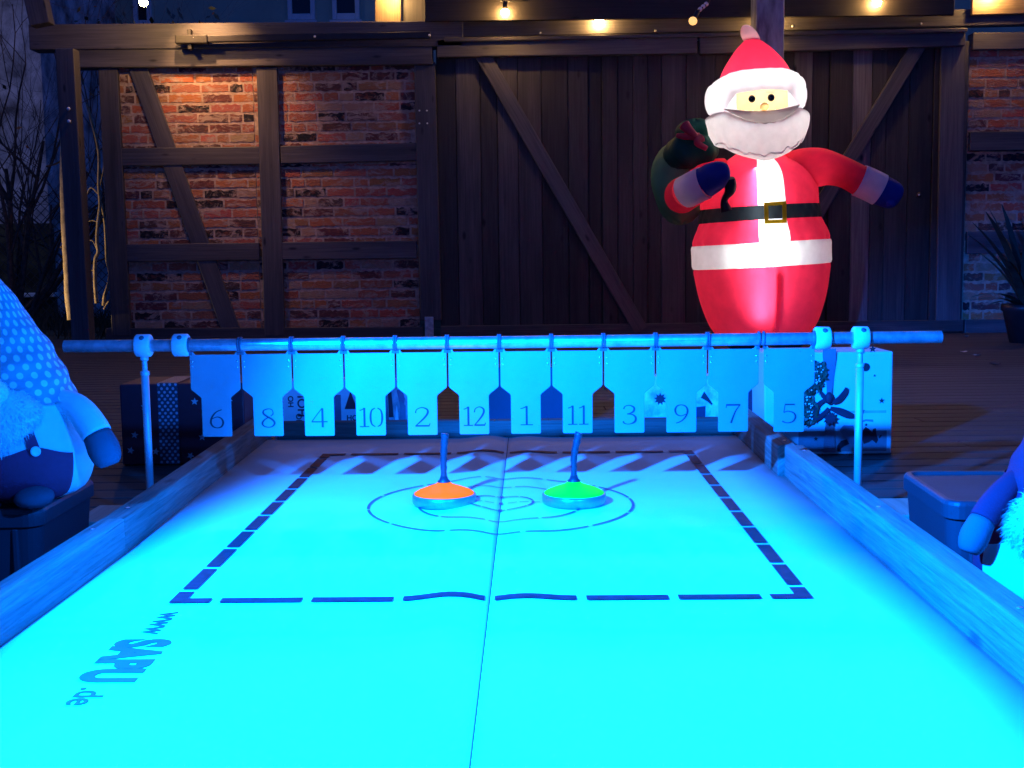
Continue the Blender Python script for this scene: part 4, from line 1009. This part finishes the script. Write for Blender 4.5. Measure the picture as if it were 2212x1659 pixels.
def bodyP(u, h, off=0.0):
    r = interp(body_t, h)+off
    cl = math.exp(-(wrap(u-0.05)/0.05)**2)*0.10+math.exp(-(wrap(u-math.pi)/0.06)**2)*0.10
    r *= 1-cl*(1-smooth01(0.50, 0.565, h))
    if h > 0.955: r *= 1+0.006*math.sin(9*u+h*25)
    if 0.71 < h < 0.865: r *= 1+0.008*math.sin(16*u+h*8)
    for hb in (0.565, 0.72, 0.865, 0.955):
        dd = h-hb; r += 0.0042*math.sin(31*u+hb*40+1.5*math.sin(3*u))*math.exp(-(dd/0.035)**2) - 0.007*math.exp(-(dd/0.012)**2)
    return V((r*math.sin(u), -0.86*r*math.cos(u), h))
TH = 0.225; us0 = sorted(set([round(-math.pi+2*math.pi*i/180, 5) for i in range(180)]+[round(0.05+0.02*i, 5) for i in range(-8, 9)]))
us0 = [u for u in us0 if abs(u-0.03-TH) > 0.012 and abs(u-0.03+TH) > 0.012]+[0.03-TH, 0.03+TH]; us0.sort()
HB_ = [0.085, 0.565, 0.72, 0.865, 0.955, 1.32]
def rows(a, c, n): return [a+(c-a)*i/n for i in range(n+1)]
instrip = lambda u: abs(wrap(u)-0.03) < TH
def part(name, mat, h0, h1, n, off=0.0, skip=None):
    b = MB(); b.grid(lambda u, h: bodyP(u, h, off), us0, rows(h0, h1, n), True, skip=skip); return b.build(name, mat, sa)
part('trousers', M['s_red'], 0.085, 0.565, 40)
part('coat_hem', M['s_white'], 0.565, 0.72, 16, 0.006)
cm = MB()
for h0, h1, n in ((0.72, 0.865, 14), (0.955, 1.32, 30)): cm.grid(lambda u, h: bodyP(u, h), us0, rows(h0, h1, n), True, skip=lambda u, h: instrip(u))
cm.build('coat', M['s_red'], sa)
cm = MB()
for h0, h1, n in ((0.72, 0.865, 14), (0.955, 1.32, 30)): cm.grid(lambda u, h: bodyP(u, h, 0.003), us0, rows(h0, h1, n), True, skip=lambda u, h: not instrip(u))
cm.build('coat_front_band', M['s_white'], sa)
part('belt', M['s_black'], 0.865, 0.955, 6, 0.004)
b = MB()
def bk(x, z): 
    y = -0.86*math.sqrt(max(0, 0.412**2-x*x))-0.006; return V((x, y, z))
for x0, x1, z0, z1 in ((-0.045, 0.095, 0.948, 0.971), (-0.045, 0.095, 0.836, 0.859), (-0.045, -0.02, 0.859, 0.948), (0.07, 0.095, 0.859, 0.948)):
    b.grid(lambda u, v: bk(u, v), rows(x0, x1, 5), rows(z0, z1, 4), smooth=False)
b.build('buckle', M['s_gold'], sa, solid=-0.008)
for s in (-1, 1):
    b = MB(); b.ell((s*0.135, -0.05, 0.062), (0.12, 0.19, 0.062), 24, 14); b.build('boot', M['s_black'], sa)
# arms
def armpart(name, pts, rad, mat, par=None, cap=False):
    b = MB(); b.tube(pts, rad, 24, cap); return b.build(name, mat, par or sa)
ap = spline([(0.16, -0.03, 1.165), (0.30, -0.05, 1.185), (0.42, -0.06, 1.183), (0.54, -0.07, 1.145), (0.645, -0.075, 1.085)], 6)
arm = armpart('arm', ap, [0.12+0.012*math.sin(i*0.26)-0.02*max(0, (i-12)/12) for i in range(25)], M['s_red'])
cp = spline([(0.64, -0.075, 1.088), (0.70, -0.078, 1.058), (0.772, -0.08, 1.018)], 5); armpart('cuff', cp, [0.106]*11, M['s_cuff'], arm)
mp = spline([(0.765, -0.08, 1.022), (0.82, -0.08, 0.995), (0.872, -0.08, 0.968), (0.90, -0.08, 0.952)], 5); armpart('mitten', mp, [0.098*math.sqrt(max(0.01, 1-(i/15.2)**3.2)) for i in range(16)], M['s_blue'], arm, True)
b = MB(); b.tube([(0.80, -0.12, 0.965), (0.83, -0.14, 0.925), (0.845, -0.14, 0.905)], [0.035, 0.03, 0.012], 12); b.build('thumb', M['s_blue'], arm)
lp = spline([(-0.22, -0.02, 1.165), (-0.34, -0.04, 1.15), (-0.46, -0.10, 1.08), (-0.535, -0.19, 1.05), (-0.515, -0.29, 1.07)], 6)
arm = armpart('arm', lp, [0.118+0.006*math.sin(i*0.4)-0.012*i/24 for i in range(25)], M['s_red'])
cp = spline([(-0.525, -0.275, 1.065), (-0.475, -0.33, 1.09), (-0.415, -0.37, 1.115)], 5); armpart('cuff', cp, [0.105]*11, M['s_cuff'], arm)
mp = spline([(-0.42, -0.367, 1.113), (-0.37, -0.395, 1.14), (-0.315, -0.41, 1.16), (-0.262, -0.415, 1.165)], 5); armpart('mitten', mp, [0.097*math.sqrt(max(0.01, 1-(i/15.2)**3.0)) for i in range(16)], M['s_blue'], arm, True)
b = MB(); b.tube(spline([(-0.265, -0.42, 1.13), (-0.26, -0.39, 1.06), (-0.292, -0.35, 1.0), (-0.28, -0.345, 0.93)], 5), [0.03+0.009*math.sin(i*0.5) for i in range(16)], 10, True); b.build('sack_strap', M['s_black'], sa)
# sack over the shoulder
b = MB(); b.ell((-0.50, 0.14, 1.15), (0.19, 0.17, 0.27), 28, 18, warp=lambda u, v: 1+0.05*math.sin(4*u+3*v)); sk = b.build('sack', M['s_green2'], sa)
b = MB(); b.ell((-0.43, 0.0, 1.34), (0.175, 0.15, 0.125), 28, 16, warp=lambda u, v: 1+0.10*math.sin(5*u+2*v)); b.ell((-0.39, 0.05, 1.475), (0.125, 0.10, 0.075), 24, 14, warp=lambda u, v: 1+0.13*math.sin(5*u)); b.build('sack_top', M['s_green'], sk)
b = MB()
b.tube(spline([(-0.40, -0.14, 1.40), (-0.455, -0.16, 1.45), (-0.49, -0.13, 1.50)], 5), [0.016+0.022*i/10 for i in range(11)], 10)
b.tube(spline([(-0.39, -0.15, 1.41), (-0.42, -0.175, 1.38), (-0.36, -0.17, 1.34)], 5), [0.03-0.014*i/10 for i in range(11)], 10)
b.tube(spline([(-0.40, -0.14, 1.42), (-0.50, -0.13, 1.43), (-0.54, -0.11, 1.44)], 5), [0.026-0.012*i/10 for i in range(11)], 10)
b.build('bow', M['s_ribbon'], sk)
# head (beard, face, brim and hat share one glowing hollow)
hb0 = lambda u: 1.238+0.105*min(1, abs(u)/1.1)**1.5+0.03*smooth01(1.1, 1.8, abs(u))
hb1 = lambda u: 1.494+0.075*smooth01(0.2, 1.0, abs(u))
hb2 = lambda u: 1.682-0.015*abs(u)-0.105*smooth01(0.62, 1.0, abs(u))
hb3 = lambda u: 1.815-0.05*smooth01(0.5, 2.0, abs(u))
beard_r = [(0, 0.268), (0.06, 0.292), (0.3, 0.318), (0.55, 0.335), (0.78, 0.34), (0.92, 0.324), (1.0, 0.285)]
brim_r = [(0, 0.275), (0.14, 0.308), (0.5, 0.326), (0.86, 0.305), (1.0, 0.25)]
hat_r = [(1.765, 0.252), (1.815, 0.236), (1.85, 0.22), (1.89, 0.195), (1.935, 0.158), (1.98, 0.115), (2.015, 0.072), (2.04, 0.035)]
covered = lambda u, h: (abs(u) < 0.085 and 1.555 < h < 1.595) or (abs(u) < 0.76 and 1.476+0.085*(u/0.8)**2 < h < 1.549+0.032*(u/0.8)**2)
brow = lambda u, h: (0.05 < u < 0.27 and 1.656 < h < 1.672) or (-0.42 < u < -0.19 and 1.65 < h+u*0.05 < 1.69 and 1.648 < h < 1.668)
M['s_brow'] = fabric('brow_nylon', (0.85, 0.42, 0.25), 0.5, 0.6)
hu = [-math.pi+2*math.pi*i/120 for i in range(120)]
def sph(r, u, h): return V((r*math.sin(u), -0.96*r*math.cos(u), h))
b = MB(); b.grid(lambda u, s: sph((interp(beard_r, s)+0.004*math.sin(u*22+s*6)*(1-s))*(1-0.16*smooth01(1.5, 2.4, abs(u))), u, hb0(u)+s*(hb1(u)-hb0(u))), hu, rows(0, 1, 36), True, skip=lambda u, s: covered(u, hb0(u)+s*(hb1(u)-hb0(u))))
b.grid(lambda u, s: sph((0.268-0.14*s)*(1-0.16*smooth01(1.5, 2.4, abs(u))), u, hb0(u)+0.012*s*s), hu, rows(0, 1, 4), True)
b.grid(lambda u, s: sph(interp(beard_r, 0.10+0.05*math.sin(u*3))+0.002+0.006*math.sin(s*3.14), u, hb0(u)+0.028+0.010*math.sin(u*17)+0.006*math.sin(u*31)+0.012*s), [-1.25+2.5*i/90 for i in range(91)], rows(0, 1, 3)); hd = b.build('beard', M['s_beard'], sa)
b = MB(); b.grid(lambda u, s: sph(0.268 if abs(u) < 0.66 else 0.268+0.03*smooth01(0.66, 0.9, abs(u)), u, hb1(u)+s*(hb2(u)-hb1(u))), [-0.66+1.32*i/88 for i in range(89)], rows(0, 1, 40), False, mfn=lambda u, s: 1 if brow(u, hb1(u)+s*(hb2(u)-hb1(u))) else 0, skip=lambda u, s: covered(u, hb1(u)+s*(hb2(u)-hb1(u)))); face = b.build('face', [M['s_skin'], M['s_brow']], sa)
b = MB(); b.grid(lambda u, s: sph(0.268+0.03*smooth01(0.66, 0.9, abs(u)), u, hb1(u)+s*(hb2(u)-hb1(u))), hu, rows(0, 1, 10), True, skip=lambda u, s: abs(u) <= 0.66); b.build('side_hair', M['s_white'], sa)
b = MB(); b.grid(lambda u, s: sph(interp(brim_r, s)+0.004*math.sin(u*18+2*math.sin(s*5)), u, hb2(u)+s*(hb3(u)-hb2(u))), hu, rows(0, 1, 16), True); b.build('hat_brim', M['s_white'], sa)
def hatP(u, s):
    h = hb3(u)+s*(2.04-hb3(u)); r = interp(hat_r, 1.815+s*(2.04-1.815))*(1+0.008*math.sin(7*u)); return sph(r, u, h)+V((-0.012*s*s, 0, 0))
b = MB(); b.grid(hatP, hu, rows(0, 1, 24), True); b.build('hat', M['s_red'], sa)
b = MB(); b.grid(lambda u, v: V((-0.020+0.056*math.cos(u)*math.cos(v)-0.03*math.sin(v), 0.056*math.sin(u)*math.cos(v), 2.055+0.072*math.sin(v)))*(1+0.002*math.sin(6*u)), [2*math.pi*i/24 for i in range(24)], rows(-0.75, 1.56, 12), True); b.build('pompom', M['s_pom'], sa)
for x in (-0.075, 0.045):
    y = -0.96*math.sqrt(0.268**2-x*x); b = MB(); b.ell((x, y-0.002, 1.628), (0.0225, 0.018, 0.0235), 20, 14); e_ = b.build('eye', M['eye'], face)
b = MB(); b.grid(lambda u, v: V((0.026*math.sin(v)*math.cos(u), -0.252-0.058*math.cos(v), 1.573+0.026*math.sin(v)*math.sin(u))), [2*math.pi*i/24 for i in range(24)], rows(0.02, 1.57, 8), True); b.build('nose', fabric('nose_nylon', (1.0, 0.66, 0.26), 0.8, 0.6), face)
b = MB()
def mus(s, a):
    x = 0.245*s; w_ = max(0.0015, (1-abs(s)**1.6)); zc = 1.513+0.07*s*s; rz, ry = 0.054*w_**0.8, 0.034*w_**0.6
    t_ = (math.sin(a)+1)/2; R_ = 0.273+0.034*smooth01(0.25, 0.75, abs(s))+0.058*(1-t_)*w_**0.6+0.012*math.cos(a)*w_
    return V((x, -0.96*math.sqrt(max(0, R_**2-x*x)), zc+rz*math.sin(a)*(0.66 if math.sin(a) > 0 else 0.95)+0.004*math.sin(s*26)*(math.sin(a) < -0.5)*w_))
b.grid(mus, rows(-1, 1, 40), rows(-math.pi/2, math.pi/2, 12)); b.build('moustache', M['s_lip'], sa)

# ================================================================ LIGHT
def lamp(name, kind, loc, energy, color, size=0.03, parent=None, target=None, spot=None, blend=0.5):
    l = bpy.data.lights.new(name, kind); l.energy = energy; l.color = color
    if kind in ('POINT', 'SPOT'): l.shadow_soft_size = size
    if kind == 'SPOT': l.spot_size = math.radians(spot); l.spot_blend = blend
    o = bpy.data.objects.new(name, l); COL.objects.link(o); o.location = loc
    if parent: o.parent = parent
    if target is not None: o.rotation_euler = (V(target)-V(loc)).to_track_quat('-Z', 'Y').to_euler()
    return o
BLUE = (0.0, 0.14, 1.0)
lamp('blue_floodlight', 'SPOT', (-0.87, 1.0, 1.30), 2900, BLUE, 0.04, None, (0.52, 2.2, 0.06), 79, 0.32)
lamp('blue_floodlight', 'SPOT', (0.80, 1.0, 1.30), 430, BLUE, 0.04, None, (-0.5, 2.1, 0.06), 78, 0.5)
for loc, e in (((-0.02, -0.16, 1.08), 3.6), ((-0.05, -0.10, 0.66), 3.4), ((-0.05, -0.08, 0.34), 1.2)): lamp('figure_lamp', 'POINT', loc, e*1.05, (0.88, 1, 0.9), 0.03, sa)
sl = lamp('figure_strip_light', 'AREA', (-0.07, -0.265, 0.72), 8, (0.92, 1, 0.95), parent=sa); sl.data.shape = 'RECTANGLE'; sl.data.size = 0.012; sl.data.size_y = 0.95; sl.rotation_euler = (-math.pi/2, 0, 0)
lamp('figure_lamp', 'POINT', (0.0, -0.03, 1.66), 8.2, (0.95, 1, 0.97), 0.03, sa)
lamp('figure_lamp', 'POINT', (-0.02, 0.0, 2.04), 0.16, (1, 0.98, 0.95), 0.01, sa)
lamp('figure_lamp', 'POINT', (0.36, -0.05, 1.17), 0.5, (1, 0.97, 0.93), 0.02, sa)
lamp('figure_lamp', 'POINT', (-0.42, -0.10, 1.10), 0.5, (1, 0.97, 0.93), 0.02, sa)
lamp('garden_lamp', 'SPOT', (-4.4, 9.42, 0.10), 75, (1.0, 0.66, 0.28), 0.03, None, (-3.2, 9.62, 0.75), 62, 0.6)
q = at(392, 30, 9.0); lamp('wall_lamp', 'SPOT', (q.x, 8.93, q.z+0.26), 105, (1.0, 0.5, 0.2), 0.025, None, (q.x+0.16, 9.5, 2.02), 72, 0.9)
lamp('pale_wall_fill', 'POINT', (-8.2, 11.2, 3.2), 36, (1.0, 0.92, 0.85), 0.1)  # unseen lamp added to brighten the pale house wall

wd = bpy.data.worlds.new('World'); scene.world = wd; wd.use_nodes = True
bg = wd.node_tree.nodes['Background']; bg.inputs['Color'].default_value = (0.022, 0.15, 1.0, 1); bg.inputs['Strength'].default_value = 0.29

# ================================================================ CAMERA
cam = bpy.data.cameras.new('Camera'); cam.lens = 36*FPX/PW; cam.sensor_width = 36; cam.sensor_fit = 'HORIZONTAL'; cam.clip_start = 0.05; cam.clip_end = 200
co = bpy.data.objects.new('Camera', cam); COL.objects.link(co)
mm = Matrix((( cR.x, cU.x, -cF.x, 0), (cR.y, cU.y, -cF.y, 0), (cR.z, cU.z, -cF.z, CAMZ), (0, 0, 0, 1))); co.matrix_world = mm
scene.camera = co
scene.view_settings.view_transform = 'Standard'; scene.view_settings.look = 'None'; scene.view_settings.exposure = 0; scene.view_settings.gamma = 1
scene.cycles.use_denoising = True; scene.cycles.max_bounces = 8; scene.cycles.sample_clamp_indirect = 4
